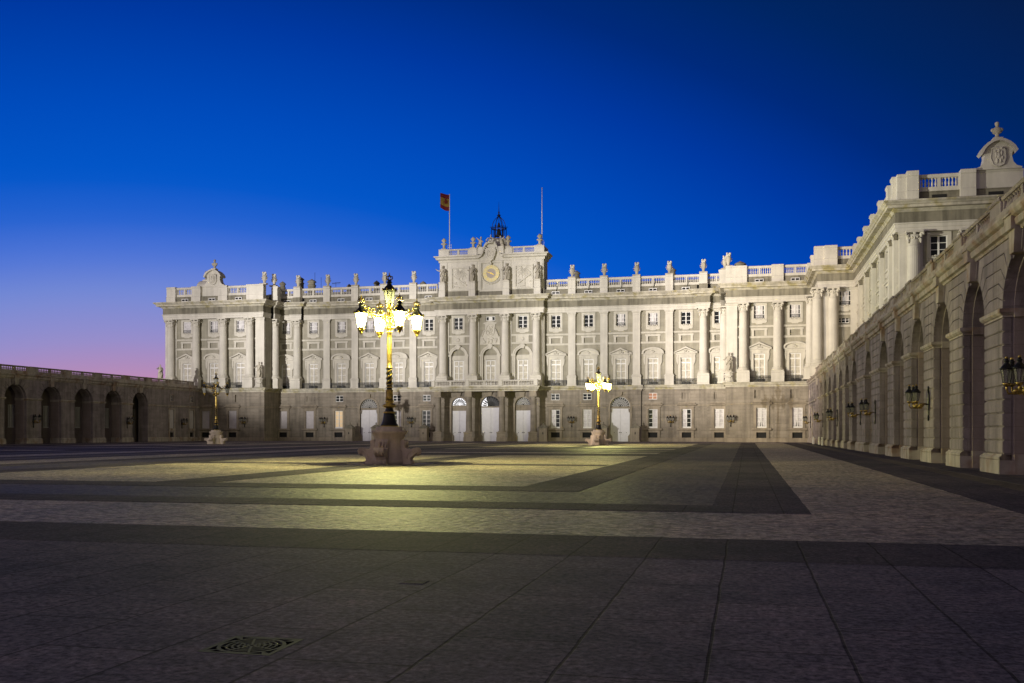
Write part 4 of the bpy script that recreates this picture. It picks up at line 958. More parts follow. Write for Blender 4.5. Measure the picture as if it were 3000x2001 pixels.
dm = MB(); dm.lathe([(1.75, 30.3), (1.75, 33.1), (1.85, 33.15), (1.85, 33.3), (1.4, 33.5)], 16, (cx + .5, AY + 3.4, 0), False); part('bell_drum', dm, M['lime'], palace)
for a, b in ((-7.2, -3.7), (3.7, 7.4)):
    Lr = b - a; obj('balustrade', balustrade_mesh(Lr, 2, 8, 30.42, 30.56, 31.3, 31.5, .15), palace, (XA + (a + b) / 2 - PL.x, AY - .15 - PL.y, 0))
for a, w_ in ((-8.0, .8), (-3.0, .7), (2.9, .7), (8.1, .8)): run('attic_pier', [(-.5, 30.4), (.12, 30.4), (.06, 30.5), (.06, 31.35), (.14, 31.42), (.14, 31.52), (-.5, 31.52)], (XA + a - w_, AY - .25), (XA + a + w_, AY - .25), 0, -1, 0, 0, 'lime')
for a in (-8.8, 8.4): apm = MB(); apm.box(XA + a, XA + a + .5, AY - .1, AY + 3.0, 30.4, 31.45); part('attic_parapet', apm, M['lime'], palace)

# ------------------------------------------------------------------ crest gables
def gable_meshes():
    g = MB()
    sh = [(-2.05, 26.12), (2.05, 26.12), (2.05, 26.25), (1.6, 26.4), (1.3, 26.75), (1.18, 27.3), (1.28, 27.95), (0.85, 28.5), (0, 28.78), (-0.85, 28.5), (-1.28, 27.95), (-1.18, 27.3), (-1.3, 26.75), (-1.6, 26.4), (-2.05, 26.25)]
    g.prism(sh, -0.35, 0.75)
    arc = [(-1.62, 27.72), (-1.38, 28.16), (-1.0, 28.52), (-.5, 28.8), (0, 28.92), (.5, 28.8), (1.0, 28.52), (1.38, 28.16), (1.62, 27.72)]
    for a, b in zip(arc, arc[1:]): g.prism([a, b, (b[0] * .88, b[1] - .22), (a[0] * .88, a[1] - .22)], -0.85, 0.9)
    g.box(-.42, .42, -.4, .5, 28.8, 29.08)
    s = MB(); s.prism([(-.62, 28.0), (-.3, 28.1), (0, 28.02), (.3, 28.1), (.62, 28.0), (.66, 27.1), (.45, 26.5), (0, 26.32), (-.45, 26.5), (-.66, 27.1)], -.5, -.3)
    s.tube([(-.62, -.5, 28.0), (-.66, -.5, 27.1), (-.45, -.5, 26.5), (0, -.5, 26.32), (.45, -.5, 26.5), (.66, -.5, 27.1), (.62, -.5, 28.0), (.3, -.5, 28.1), (0, -.5, 28.02), (-.3, -.5, 28.1), (-.62, -.5, 28.0)], .07, 6)
    for x, z, rx, rz_ in ((0, 27.75, .13, .15), (0, 27.3, .18, .32), (-.22, 27.4, .08, .28), (.24, 27.55, .08, .26), (-.14, 26.85, .09, .3), (.16, 26.9, .09, .28), (.3, 27.1, .1, .2), (-.3, 27.75, .12, .08), (.25, 28.0, .12, .1)): s.ball((x, -.52, z), rx, .13, rz_, 8, 5)
    s.tube([(-.3, -.52, 26.7), (.3, -.52, 27.4)], .05, 6); s.tube([(.3, -.52, 26.7), (-.3, -.52, 27.4)], .05, 6)
    return g.mesh('crest_gable', M['lime']), s.mesh('shield', M['lime_trim'])
ME['gable'] = gable_meshes()
def gable(parent, x, y, rz=0.0):
    L = parent.location; g = obj('crest_gable', ME['gable'][0], parent, (x - L.x, y - L.y, 0), rz); obj('shield', ME['gable'][1], g); return g
ygl = UW_ - .9 + .9
gable(palace, XA - 46.9, ygl - .1); gable(palace, XA - EW + 1.2, 160.5, -PI / 2)
gb = MB(); gb.ext([(-.9, 23.46), (.06, 23.46), (.06, 24.38), (0, 24.44), (0, 25.9), (.1, 26.0), (.1, 26.12), (-.9, 26.12)], (XA - 49.3, ygl - .25), (XA - 44.5, ygl - .25), 0, -1); part('parapet_pier', gb, M['lime'], palace)
def bust_mesh():
    b = MB(); b.lathe([(.34, 0), (.34, .1), (.2, .16), (.17, .42), (.24, .5)], 14)
    b.ball((0, 0, .76), .44, .27, .36, 14, 8); b.ball((-.36, 0, .82), .2, .18, .18); b.ball((.36, 0, .82), .2, .18, .18); b.tube([(0, 0, .95), (0, -.02, 1.2)], .13, 8); b.ball((0, -.03, 1.34), .185, .21, .25, 12, 8)
    b.ball((0, -.23, 1.32), .04, .05, .06, 6, 4); b.prism([(-.4, .55), (.4, .55), (.15, .42), (-.15, .42)], -.15, .15); b.ball((0, .05, 1.42), .2, .2, .2, 10, 6)
    return b.mesh('bust', M['statue'])
ME['bust'] = bust_mesh()
tag(obj('bust', ME['bust'], None, (XA - 46.9, ygl, 29.06)), 'stone bust on the crest gable at the far left end of the palace roof', 'bust', 'busts on the crest gables')
tag(obj('bust', ME['bust'], None, (XA - EW + 1.3, 160.5, 29.06), -PI / 2), 'dark stone bust seen side-on behind the crest gable over the left pavilion', 'bust', 'busts on the crest gables')

# ------------------------------------------------------------------ the wing that comes forward on the right
wing = thing('palace_wing', (14.3, 120, 0), 'tall pale stone wing with long cornice rising behind the arcade on the right', 'palace wing')
WL = wing.location; WX, WF, SY, SX = 14.3, 100.4, 136.7, 9.3
ew = Ent()
ew.seg((SX, yb), (SX, SY - .55), -1, 0, -1, 1); ew.seg((SX, SY - .55), (WX - .4, SY - .55), 0, -1, 1, -1)
ew.seg((WX - .4, SY - .55), (WX - .4, WF - .55), -1, 0, -1, 1); ew.seg((WX - .4, WF - .55), (52, WF - .55), 0, -1, 1, 0)
ew.build(wing)
wv = MB(); wx = [20 - 2.2, 0, 0]
fx = [17.85, 22.8, 27.75, 32.7]
wv.wall(WX, 52, 8, 20.65, WF, [UH(x) for x in fx] + [BH(x) for x in fx] + [PH(x) for x in fx], .35); wv.box(WX + .02, 52, WF + .36, WF + .8, 8, 20.65)
wv.wall(SX, WX, 8, 20.65, SY, [UH(12.75), PH(12.75)], .35); wv.box(SX + .02, WX - .02, SY + .36, SY + .8, 8, 20.65)
wv.box(SX, SX + .5, SY + .002, UM, 8, 20.65); wv.box(WX + 3, 51, WF + 3, 190, 20, 24.5); wv.box(SX + .6, WX + 3, SY + 1, 190, 20, 24.4); wv.box(WX + .7, WX + 3, WF + .9, SY + 1, 20, 24.4)
part('upper_wall', wv, M['granite'], wing)
# west face, built along x then turned
wl = MB(); wy = [108.2, 114.6, 121.2, 127.8, 134.4]; lx = [120 - y for y in wy]
wl.wall(120 - SY, 120 - WF, 8, 20.65, 0, [UH(x) for x in lx] + [(x - .62, x + .62, 16.0, 16.75) for x in lx] + [BH(x) for x in lx], .35); wl.box(120 - SY, 120 - WF, .36, .8, 8, 20.65)
obj('upper_wall', wl.mesh('upper_wall', M['granite']), wing, (0, 0, 0), -PI / 2)
for y in wy:
    place(wing, ME['up']['plain'], ('window', 'upper_window'), WX, y, -PI / 2); obj('blind_panel', ME['panel'], wing, (0, y - WL.y, 0), -PI / 2)
    sw = small_window(.6, 16.0, 16.75); so = obj('mezzanine_window', sw.mesh('mezzanine_window', M['white']), wing, (0, y - WL.y, 0), -PI / 2)
    pg = MB(); pg.box(-.62, .62, .21, .24, 16.0, 16.75); obj('pane', pg.mesh('pane', M['glass']), so)
    place(wing, ME['balc']['tri'], ('window', 'balcony_window'), WX, y, -PI / 2)
for y in (101.4, 104.6, 111.2, 117.9, 124.5, 131.1): pilaster(wing, WX - .42, y, -PI / 2)
hw = (SY - WF) / 2; strings(hw - .1, wing, (0, (SY + WF) / 2 - WL.y, 0), -PI / 2)
strings(18, wing, (18.1, WF - WL.y, 0)); strings(2.3, wing, (11.8 - WL.x, SY - WL.y, 0))
pilaster(wing, WX + .55, WF - .42)
for x in (15.5, 20.3, 25.3, 30.2): column(wing, x, WF - .72); pilaster(wing, x + .3, WF - .2)
for x in fx: upper_bay(wing, x, WF, 'plain', 'arc', rail=False)
for x in (9.15, 11.15): column(wing, x, SY - .72); pilaster(wing, x + .2, SY - .2)
pilaster(wing, 10.2, SY - .42); column(wing, SX - .55, 143.2, -PI / 2); pilaster(wing, 14.0, SY - .3)
place(wing, ME['up']['curtain'], ('window', 'upper_window'), 12.75, SY); sw = small_window(.75, 15.95, 16.75, 3, 2); so = part('mezzanine_window', sw, M['white'], wing, (0, 0, 0), (12.55 - WL.x, SY - WL.y, 0)); pg = MB(); pg.box(-.75, .75, .21, .24, 15.95, 16.75); obj('pane', pg.mesh('pane', M['glass']), so)
# wing parapet
yw = WF - .55 + .55
obj('parapet_pier', pier_mesh(.55), wing, (14.6 - WL.x, yw - .05 - WL.y, 0)); obj('parapet_pier', pier_mesh(.52, 26.3), wing, (15.4 - WL.x, yw - .4 - WL.y, 0))
k1 = balustrade_mesh(3.6, 2, 5); obj('balustrade', k1, wing, (17.85 - WL.x, yw - WL.y, 0)); obj('parapet_pier', pier_mesh(.66, 26.2), wing, (20.3 - WL.x, yw - .3 - WL.y, 0))
gb = MB(); gb.ext([(-.9, 23.46), (.06, 23.46), (.06, 24.38), (0, 24.44), (0, 25.9), (.1, 26.0), (.1, 26.12), (-.9, 26.12)], (20.7, yw - .1), (25.2, yw - .1), 0, -1); part('parapet_pier', gb, M['lime'], wing)
obj('balustrade', k1, wing, (27.7 - WL.x, yw - WL.y, 0)); obj('parapet_pier', pier_mesh(.66, 26.2), wing, (30.2 - WL.x, yw - .3 - WL.y, 0))
gable(wing, 22.95, yw - .1)
tag(obj('bust', ME['bust'], None, (22.95, yw, 29.06)), 'pale stone bust on the crest gable high at the right edge', 'bust', 'busts on the crest gables')
ys = [102.0] + [107.9, 114.6, 121.2, 127.8, 134.4]
pw = pier_mesh(.6)
for y in (101.3, 104.7, 111.2, 117.9, 124.5, 131.1, 135.6): obj('parapet_pier', pw, wing, (WX - .45 - WL.x + .4, y - WL.y, 0), -PI / 2)
for a, b in ((105.3, 110.6), (111.8, 117.3), (118.5, 123.9), (125.1, 130.5)): obj('balustrade', balustrade_mesh(b - a, 2, 8), wing, (WX - .4 + .55 - WL.x, (a + b) / 2 - WL.y, 0), -PI / 2)
for x, w_ in ((9.55, .75), (10.9, .8)): obj('parapet_pier', pier_mesh(w_, 26.15), wing, (x - WL.x, SY - .1 - (.35 if x > 10 else 0) - WL.y, 0))
obj('balustrade', balustrade_mesh(2.3, 1, 5), wing, (12.95 - WL.x, SY - WL.y, 0)); obj('parapet_pier', pw, wing, (SX - WL.x, 143.2 - WL.y, 0), -PI / 2); obj('balustrade', balustrade_mesh(4.4, 2, 6), wing, (SX + .2 - WL.x, 140 - WL.y, 0), -PI / 2)
for x in (17.85, 22.8): aw = MB(); aw.box(x - .65, x + .65, WF - .55 - .02 + .33, WF, 23.62, 24.08); part('attic_window', aw, M['dark'], wing)

# ------------------------------------------------------------------ arcade galleries
PW = 1.33; R_ = 1.95; ZS = 5.66
def course_blocks(mb, w, z0, n, h, y0, y1):
    for k in range(n):
        a, b = z0 + k * h + .02, z0 + (k + 1) * h - .02; c = .025
        mb.box(-w, w, y0 + c, y1, a, b); mb.box(-w + c, w - c, y0, y0 + c, a + c, b - c)
def gal_pier(w=PW, pl=True):
    c = MB(); c.box(-w, w, 0, .30, 0.7, 5.56); course_blocks(c, w + .035, .735, 10, .482, -.065, .22)
    return c.mesh('pier', M['gallery'])
def gal_jamb(w=PW):
    c = MB(); c.box(-w - .11, w + .11, .30, 1.5, 0.0, 5.56); return c.mesh('jamb', M['jamb'])
def gal_plinth(w=PW, h=None):
    p = MB(); e = w + .16; p.box(-e, e, -.2, .28, 0, .50); p.box(-e - .07, e + .07, .28, 1.52, 0, .72)
    p.ext([(-.6, .50), (.17, .50), (.20, .54), (.20, .60), (.16, .65), (.12, .66), (.10, .72), (-.6, .72)], (-w, -.0), (w, -.0), 0, -1, .8, .8)
    return p.mesh('pier_plinth', M['gtrim'])
def gal_impost(w=PW):
    p = MB(); pr = [(-.3, 5.56), (.07, 5.56), (.07, 5.63), (.13, 5.66), (.20, 5.74), (.20, 5.86), (-.3, 5.86)]
    p.ext(pr, (-w, 0), (w, 0), 0, -1, 1, 1); p.ext(pr, (w, 0), (w, .28), 1, 0, 1, 0); p.ext(pr, (-w, .28), (-w, 0), -1, 0, 0, 1)
    for sx in (-1, 1): a, b = sorted((sx * (w + .1), sx * (w + .24))); p.box(a, b, .28, 1.52, 5.56, 5.86)
    return p.mesh('impost', M['gtrim'])
def gal_arch(hb=3.28, r=R_):
    c = MB(); n = 24; zt = 8.24
    for rr, y0, y1 in ((r, 0, .30), (r - .11, .30, 1.5)):
        for k in range(n):
            a, b = PI * k / n, PI * (k + 1) / n
            pa = (rr * math.cos(a), ZS + rr * math.sin(a)); pb = (rr * math.cos(b), ZS + rr * math.sin(b))
            c.prism([pa, (pa[0], zt), (pb[0], zt), pb], y0, y1)
        for sx in (-1, 1): a, b = sorted((sx * rr, sx * hb)); c.box(a, b, y0, y1, 5.84, zt)
    # stepped voussoirs running into the courses
    Rb = 2.75; zz = [5.87 + .482 * k for k in range(6)]
    def pts(z):
        s_ = min(.995, (z - ZS) / Rb); th = math.asin(s_); return (r * math.cos(th), ZS + r * math.sin(th)), (Rb * math.cos(th), z)
    for a, b in zip(zz[:-1], zz[1:]):
        b = min(b, 8.2)
        for sx in (-1, 1):
            a0, a1 = pts(a + .02); b0, b1 = pts(b - .02)
            q = [(hb - .01, a + .02), a1, a0, b0, b1, (hb - .01, b - .02)]
            q = [q[1], q[2], q[3], q[4], q[5], q[0]]
            if sx < 0: q = [(-x, z) for x, z in reversed(q)]
            else: q = q
            c.prism(q, -.065, 0.02)
    ths = [math.asin((zz[-1] - ZS) / Rb)] + [1.27]
    for sx in (-1, 1):
        for t0, t1 in ((ths[0] + .015, (ths[0] + 1.30) / 2 - .01), ((ths[0] + 1.30) / 2 + .01, 1.32)):
            f = lambda t_, rr: (sx * rr * math.cos(t_), ZS + rr * math.sin(t_)); g_ = lambda t_: (sx * (8.2 - ZS) / math.tan(t_), 8.2)
            c.prism([f(t0, r), g_(t0), g_(t1), f(t1, r)], -.065, .02)
    k = MB(); k.prism([(-.26, 7.5), (.26, 7.5), (.40, 8.26), (-.40, 8.26)], -.24, .5); k.prism([(-.40, 8.26), (.40, 8.26), (.46, 8.74), (-.46, 8.74)], -.36, .3); k.box(-.50, .50, -.42, .2, 8.72, 8.86)
    return c.mesh('arch', M['gallery']), k.mesh('keystone', M['gtrim'])
GPROF = [(-.5, 8.24), (.06, 8.24), (.10, 8.34), (.22, 8.38), (.26, 8.56), (.22, 8.62), (.34, 8.68), (.42, 8.80), (.42, 8.88), (.20, 8.90), (.12, 8.94), (.12, 9.28), (-.5, 9.28)]
MEG = dict(pier=gal_pier(), jamb=gal_jamb(), plinth=gal_plinth(), impost=gal_impost(), arch=gal_arch())
MEG['bal'] = balustrade_mesh(2.45 * 2, 2, 7, 9.28, 9.34, 9.80, 9.95, .13, 'balustrade', 'gtrim')
bp_ = MB(); bp_.box(-.8, .8, -.05, .35, 9.28, 9.82); bp_.ext([(-.42, 9.82), (.03, 9.82), (.07, 9.86), (.07, 9.95), (-.42, 9.97)], (-.8, -.05), (.8, -.05), 0, -1, 1, 1); MEG['balp'] = bp_.mesh('balustrade_pier', M['gtrim'])
def gallery(nm, gx, rz, centres, y_solid0, y_end, label, group, ymin):
    G = thing('arcade_gallery', (gx, 0, 0), label, 'arcade', group, rz); sgn = 1 if rz > 0 else -1; X = lambda y: sgn * y      # local x for a world y
    piers = []
    for y in centres:
        a = obj('arch', MEG['arch'][0], G, (X(y), 0, 0)); obj('keystone', MEG['arch'][1], G, (X(y), 0, 0)); b = obj('balustrade', MEG['bal'], G, (X(y), .2, 0))
    cs = sorted(centres)
    for a, b in zip(cs, cs[1:]):
        m = (a + b) / 2; w = (b - a) / 2 - R_
        if w < 1.6: p = obj('pier', MEG['pier'], G, (X(m), 0, 0)); obj('jamb', MEG['jamb'], p); obj('pier_plinth', MEG['plinth'], p); obj('impost', MEG['impost'], p)
        else:
            p = obj('pier', gal_pier(w), G, (X(m), 0, 0)); obj('jamb', gal_jamb(w), p); obj('pier_plinth', gal_plinth(w), p); obj('impost', gal_impost(w), p)
            f = MB(); hw_ = w + R_ - 3.28
            f.box(-hw_ , hw_, 0.001, 1.7, 5.84, 8.24)
            for k in range(5): f.box(-hw_, hw_, -.065, .02, 5.87 + .482 * k + .02, min(8.2, 5.87 + .482 * (k + 1)) - .02)
            obj('pier_top', f.mesh('pier_top', M['gallery']), G, (X(m), 0, 0))
        piers.append(m)
        o_ = obj('balustrade_pier', MEG['balp'], G, (X(m), .05, 0)); o_.scale.x = max(1.0, (b - a - 5.0) / 1.6)
    # end pier and solid stretch towards the palace, with two windows
    w0 = max(cs) + R_; L0, L1 = sorted((X(w0), X(y_end))); sw = MB(); wins = [140.8, 146.6]; hs = []
    for y in wins: x = X(y); hs += [(x - .62, x + .62, 2.12, 5.08), (x - .58, x + .58, .42, 1.45), (x - .42, x + .42, 6.45, 7.45)]
    sw.wall(L0, L1, 0, 8.24, -.05, hs, .4, (.735, .482), .045, .06); sw.box(L0, L1, .36, 1.6, 0, 8.24)
    for e_ in (L0, L1): sw.face([(e_, -.05, 0), (e_, .4, 0), (e_, .4, 8.24), (e_, -.05, 8.24)])
    if True:
        pass
    part('end_wall', sw, M['gallery'], G, (0, 0, 0))
    pl = MB(); pl.ext([(-.3, 0), (.14, 0), (.14, .5), (.10, .52), (.12, .6), (.04, .7), (-.3, .7)], (L0, -.05), (L1, -.05), 0, -1, 1, 1); part('end_plinth', pl, M['gtrim'], G, (0, 0, 0))
    ib = MB(); ib.ext([(-.2, 5.58), (.1, 5.58), (.14, 5.8), (-.2, 5.8)], (L0, -.05), (L1, -.05), 0, -1, 1, 1); part('string_course', ib, M['gtrim'], G, (0, 0, 0))
    for y in wins:
        w = obj('ground_window', MEG['gw'], G, (X(y), -.05, 0)); obj('cellar_grille', ME['gw']['cellar'], w); obj('shutter', ME['shutter'], w) if sgn > 0 else (obj('sash', ME['sash'], w), obj('curtain', ME['pane']['curtain'][0], w))
        m_ = small_window(.42, 6.45, 7.45, 2, 2); mo = obj('mezzanine_window', m_.mesh('mezzanine_window', M['shutter']), G, (X(y), -.05, 0)); pg = MB(); pg.box(-.42, .42, .21, .24, 6.45, 7.45); obj('pane', pg.mesh('pane', M['glass']), mo)
    a, b = sorted((X(min(cs) - 3.28), X(y_end)))
    ct = MB(); ct.ext(GPROF, (a, 0), (b, 0), 0, -1); part('cornice', ct, M['gtrim'], G, (0, 0, 0))
    bw = MB(); hs = []
    for i, y in enumerate(cs):
        if y > ymin and y < 140 and i > 15: hs.append((X(y + 3.28) - .62, X(y + 3.28) + .62, 2.1 if i % 7 != 3 else 0.02, 5.1))
    bw.wall(a, b, 0, 8.6, 3.4, hs, .3, (.735, .482), .045, .05); bw.box(a, b, 3.72, 5.2, 0, 8.6); part('back_wall', bw, M['jamb'], G, (0, 0, 0))
    for i, y in enumerate(cs):
        if y > ymin and i > 15:
            if i % 7 == 3: d = MB(); d.box(-.62, .62, 3.55, 3.62, .02, 4.0); d.box(-.62, .62, 3.56, 3.6, 4.1, 5.1); obj('door', d.mesh('door', M['shutter']), G, (X(y + 3.28), 0, 0))
            else: obj('gallery_window', MEG['gwin'], G, (X(y + 3.28), 0, 0))
    rf_ = MB(); rf_.box(a, b, .3, 5.2, 8.6, 9.1); part('roof_terrace', rf_, M['gtrim'], G, (0, 0, 0))
    b0, b1 = sorted((X(w0), X(y_end)))
    for k, y in enumerate((137.6, 143.7)):
        obj('balustrade', MEG['bal'], G, (X(y), .2, 0)); o_ = obj('balustrade_pier', MEG['balp'], G, (X(y + 3.0 - .05), .05, 0))
    obj('balustrade_pier', MEG['balp'], G, (X(134.7), .05, 0))
    return G, piers
gwf = MB(); gwf.box(-.95, -.64, -.08, .25, 2.1, 5.1); gwf.box(.64, .95, -.08, .25, 2.1, 5.1); gwf.box(-.95, .95, -.08, .25, 5.1, 5.35); gwf.box(-.95, .95, -.14, .25, 1.75, 2.1)
for sx in (-1, 1): a, b = sorted((sx * .6, sx * .95)); gwf.box(a, b, -.08, .1, .7, 1.75)
gwf.frame(-.58, .58, 6.35, 7.55, .12, -.05, .1); MEG['gw'] = gwf.mesh('ground_window', M['gtrim'])
gv = MB(); gv.frame(-.62, .62, 2.1, 5.1, .1, 3.48, 3.56)
for k in range(3): gv.box(-.4 + .3 * k, -.2 + .3 * k, 3.5, 3.54, 2.2, 5.0)
MEG['gwin'] = gv.mesh('gallery_window', M['white'])
NB = [132.4 - 6.56 * k for k in range(9)]; NR = [130.9, 124.4, 117.9, 111.6, 105.4, 99.1, 92.9, 86.9, 77.2]
galR, piersR = gallery('r', GXR, -PI / 2, NR + [68.85 - 6.58 * k for k in range(8)], 0, 149.3, 'stone arcade receding along the right side with tall open arches and balustrade', 'arcades flanking the square', 200)
galL, piersL = gallery('l', GXL, PI / 2, NB + [70.2 - 6.58 * k for k in range(16)], 0, 149.3, 'low dark stone arcade closing the left side of the square', 'arcades flanking the square', 60)

# ------------------------------------------------------------------ statues and urns
def statue_mesh(H, seed, arm_l=0.3, arm_r=1.0, crown=True, plinth=True):
    rnd = random.Random(seed); mb = MB(); k_ = H / 2.7; sway = rnd.uniform(-.10, .10); fo = rnd.uniform(0, 6)
    pr = [(.0, .42, .34), (.10, .44, .36), (.3, .40, .33), (.6, .36, .30), (.95, .33, .28), (1.2, .335, .27), (1.42, .30, .24), (1.6, .27, .21), (1.8, .31, .22), (2.0, .36, .23), (2.13, .37, .20), (2.22, .25, .17), (2.28, .12, .12), (2.36, .105, .11)]
    n = 28; i0 = len(mb.v)
    for z, rx, ry in pr:
        ox = sway * math.sin(z * 1.5); fold = .13 * max(0, 1 - z / 2.0)
        for k in range(n):
            a = 2 * PI * k / n; f = 1 + fold * math.sin(7 * a + fo + z * .9) + fold * .5 * math.sin(13 * a + 2 * z)
            mb.v.append(((ox + rx * f * math.cos(a)) * k_, ry * f * math.sin(a) * k_, z * k_ + (.12 if plinth else 0)))
    for j in range(len(pr) - 1):
        for k in range(n):
            k2 = (k + 1) % n; mb.f.append((i0 + j * n + k, i0 + j * n + k2, i0 + (j + 1) * n + k2, i0 + (j + 1) * n + k)); mb.sm.append(True)
    mb.f.append(tuple(i0 + k for k in reversed(range(n)))); mb.sm.append(False)
    dz = .12 if plinth else 0
    P = lambda x, y, z: (x * k_, y * k_, z * k_ + dz)
    hx = sway * math.sin(3.6); mb.ball(P(hx, -.02, 2.5), .135 * k_, .155 * k_, .185 * k_, 12, 8); mb.ball(P(hx, -.18, 2.47), .03, .04, .05, 6, 4)
    for k in range(6): a = k * PI / 3; mb.ball(P(hx + .11 * math.cos(a), .04 + .1 * math.sin(a), 2.58), .08 * k_, .08 * k_, .09 * k_, 6, 4)
    mb.ball(P(hx, -.13, 2.36), .08 * k_, .06 * k_, .12 * k_, 6, 4)
    if crown:
        for k in range(6): a = k * PI / 3; mb.tube([P(hx + .12 * math.cos(a), .12 * math.sin(a), 2.64), P(hx + .15 * math.cos(a), .15 * math.sin(a), 2.78)], [.03, .015], 5)
    # arms: one bent to the hip, one reaching out; a cloak falls behind
    mb.tube([P(.34, 0, 2.08), P(.50, -.05, 1.78), P(.46, -.22, 1.5), P(.25 + .3 * arm_l, -.34, 1.48 + .2 * arm_l)], [.12 * k_, .10 * k_, .08 * k_, .06 * k_], 8)
    mb.tube([P(-.34, 0, 2.08), P(-.52, -.1, 1.82), P(-.62 - .1 * arm_r, -.28, 1.62 + .25 * arm_r), P(-.72 - .18 * arm_r, -.36, 1.62 + .35 * arm_r)], [.12 * k_, .10 * k_, .08 * k_, .06 * k_], 8)
    mb.ball(P(-.74 - .18 * arm_r, -.38, 1.65 + .36 * arm_r), .07 * k_); mb.ball(P(.25 + .3 * arm_l, -.36, 1.5 + .2 * arm_l), .07 * k_)
    mb.tube([P(.3, .12, 2.1), P(.42, .18, 1.5), P(.46, .16, .8), P(.40, .1, .1)], [.1 * k_, .17 * k_, .2 * k_, .22 * k_], 8)
    mb.tube([P(.3, -.16, 1.95), P(0, -.3, 1.5), P(-.25, -.26, 1.15), P(-.38, 0, .9)], [.08 * k_, .1 * k_, .1 * k_, .06 * k_], 7)
    mb.tube([P(.15, -.27, 1.15), P(.2, -.36, .75), P(.14, -.34, .1)], [.10 * k_, .12 * k_, .07 * k_], 7)
    if plinth: mb.box(-.5 * k_, .5 * k_, -.45 * k_, .45 * k_, 0, .13)
    return mb.mesh('statue', M['statue'])
def king_pedestal():
    p = MB(); p.lathe([(.78, 0), (.78, .12), (.66, .2), (.60, .5), (.62, 1.0), (.60, 1.25), (.72, 1.34), (.74, 1.45), (.66, 1.52)], 8, (0, 0, 0), False, None, PI / 8)
    for k in range(5): p.ball((-.4 + .2 * k, -.6, .8 - .12 * math.sin(k * PI / 4)), .14, .08, .12, 6, 4)
    return p.mesh('pedestal', M['lime_trim'])
ME['kped'] = king_pedestal()
def statue(x, y, z, H, seed, label, rz=0, ped=False, **kw):
    e = thing('statue', (x, y, z), label, 'statue', None, rz); obj('figure', statue_mesh(H, seed, **kw), e, (0, 0, 1.52 if ped else 0))
    if ped: obj('pedestal', ME['kped'], e)
    return e
statue(XA - EO - .55, UW_ - 1.25, 8.9, 2.55, 3, 'robed stone statue with one arm out at the corner of the left pavilion', .3, True, arm_r=.3)
statue(XA + EO + .45, UW_ - 1.25, 8.9, 2.65, 5, 'pale robed statue casting a shadow on the corner of the right pavilion', -.2, True, arm_r=.1)
statue(-89.95, 138.1, 9.9, 2.15, 8, 'dim stone statue standing on the parapet of the left arcade against the pink sky', .9, False, arm_r=.5, crown=False)
lab = ['stone figure stretching an arm out past the left corner of the clock attic', 'stone figure on the pedestal just left of the gilded clock', 'stone figure on the pedestal just right of the gilded clock', 'long-robed stone figure at the right corner of the clock attic']
for i, (x, y, z) in enumerate(STAT):
    s_ = statue(x, y, z, 2.72, 20 + i, lab[i], (-.2, .2, -.3, .1)[i], False, arm_r=(1.3, .3, 0, -.2)[i], arm_l=(.0, .5, .3, .1)[i]); s_['group'] = 'statues of the clock attic'
for sx, lb in ((-1, 'small winged stone figure seated left of the crown on the attic top'), (1, 'small winged stone figure leaning right of the crown on the attic top')):
    mb = MB(); x0 = 0
    mb.tube([(0, 0, .0), (sx * .1, 0, .5), (0, -.05, 1.0), (-sx * .1, -.08, 1.35)], [.36, .34, .30, .16], 10); mb.ball((-sx * .12, -.12, 1.58), .16, .17, .2, 10, 7)
    mb.tube([(0, -.1, 1.2), (sx * .3, -.3, 1.3), (sx * .62, -.3, 1.62)], [.12, .1, .06], 7); mb.tube([(-sx * .1, -.1, 1.2), (-sx * .4, -.4, .95), (-sx * .55, -.4, .8)], [.12, .1, .07], 7)
    mb.tube([(sx * .1, -.2, .4), (sx * .35, -.45, .2), (sx * .55, -.4, -.4)], [.2, .16, .08], 8)
    for k in range(5): mb.tube([(sx * .1, .2, 1.15 - .1 * k), (sx * (.5 + .06 * k), .35, 1.2 - .28 * k)], [.09, .03], 6)
    e = thing('statue', (cx + sx * 1.75, AY - .3, 31.55), lb, 'statue', 'figures beside the crown'); obj('figure', mb.mesh('statue', M['statue']), e)
    st_ = MB(); st_.box(-.45, .45, -.35, .5, -1.1, .05); obj('pedestal', st_.mesh('pedestal', M['lime']), e)
def urn_mesh(s=1.0):
    u = MB(); u.ext([(-.62, 0), (.05, 0), (.05, .12), (0, .2), (-.62, .24)], (-.62, -.62), (.62, -.62), 0, -1, 0, 0)
    u.lathe([(.26, .22), (.30, .28), (.22, .36), (.20, .5), (.30, .8), (.40, 1.12), (.44, 1.26), (.40, 1.32), (.33, 1.4), (.36, 1.46), (.46, 1.5), (.40, 1.56)], 16)
    f = MB(); rnd = random.Random(4)
    for k in range(18): a = rnd.uniform(0, 6.3); r = rnd.uniform(.1, .34); f.ball((r * math.cos(a), r * math.sin(a), 1.66 + rnd.uniform(0, .42)), .15, .15, .17, 7, 5)
    for sx in (-1, 1): u.tube([(sx * .38, 0, 1.3), (sx * .56, 0, 1.2), (sx * .46, 0, .95), (sx * .33, 0, .85)], .06, 6)
    return u.mesh('urn', M['statue']), f.mesh('flowers', M['lime_trim'])
ME['urn'] = urn_mesh()
def fin_mesh():
    u = MB(); u.box(-.42, .42, -.42, .42, 0, .16); u.lathe([(.3, .16), (.2, .26), (.24, .6), (.16, .72), (.44, .86), (.46, 1.0), (.2, 1.06), (.16, 1.2), (.34, 1.36), (.36, 1.62), (.2, 1.78), (.1, 1.9)], 14)
    for k in range(8): a = k * PI / 4; u.ball((.4 * math.cos(a), .4 * math.sin(a), .95), .12); u.ball((.3 * math.cos(a), .3 * math.sin(a), 1.52), .12)
    return u.mesh('finial', M['statue'])
ME['fin'] = fin_mesh()
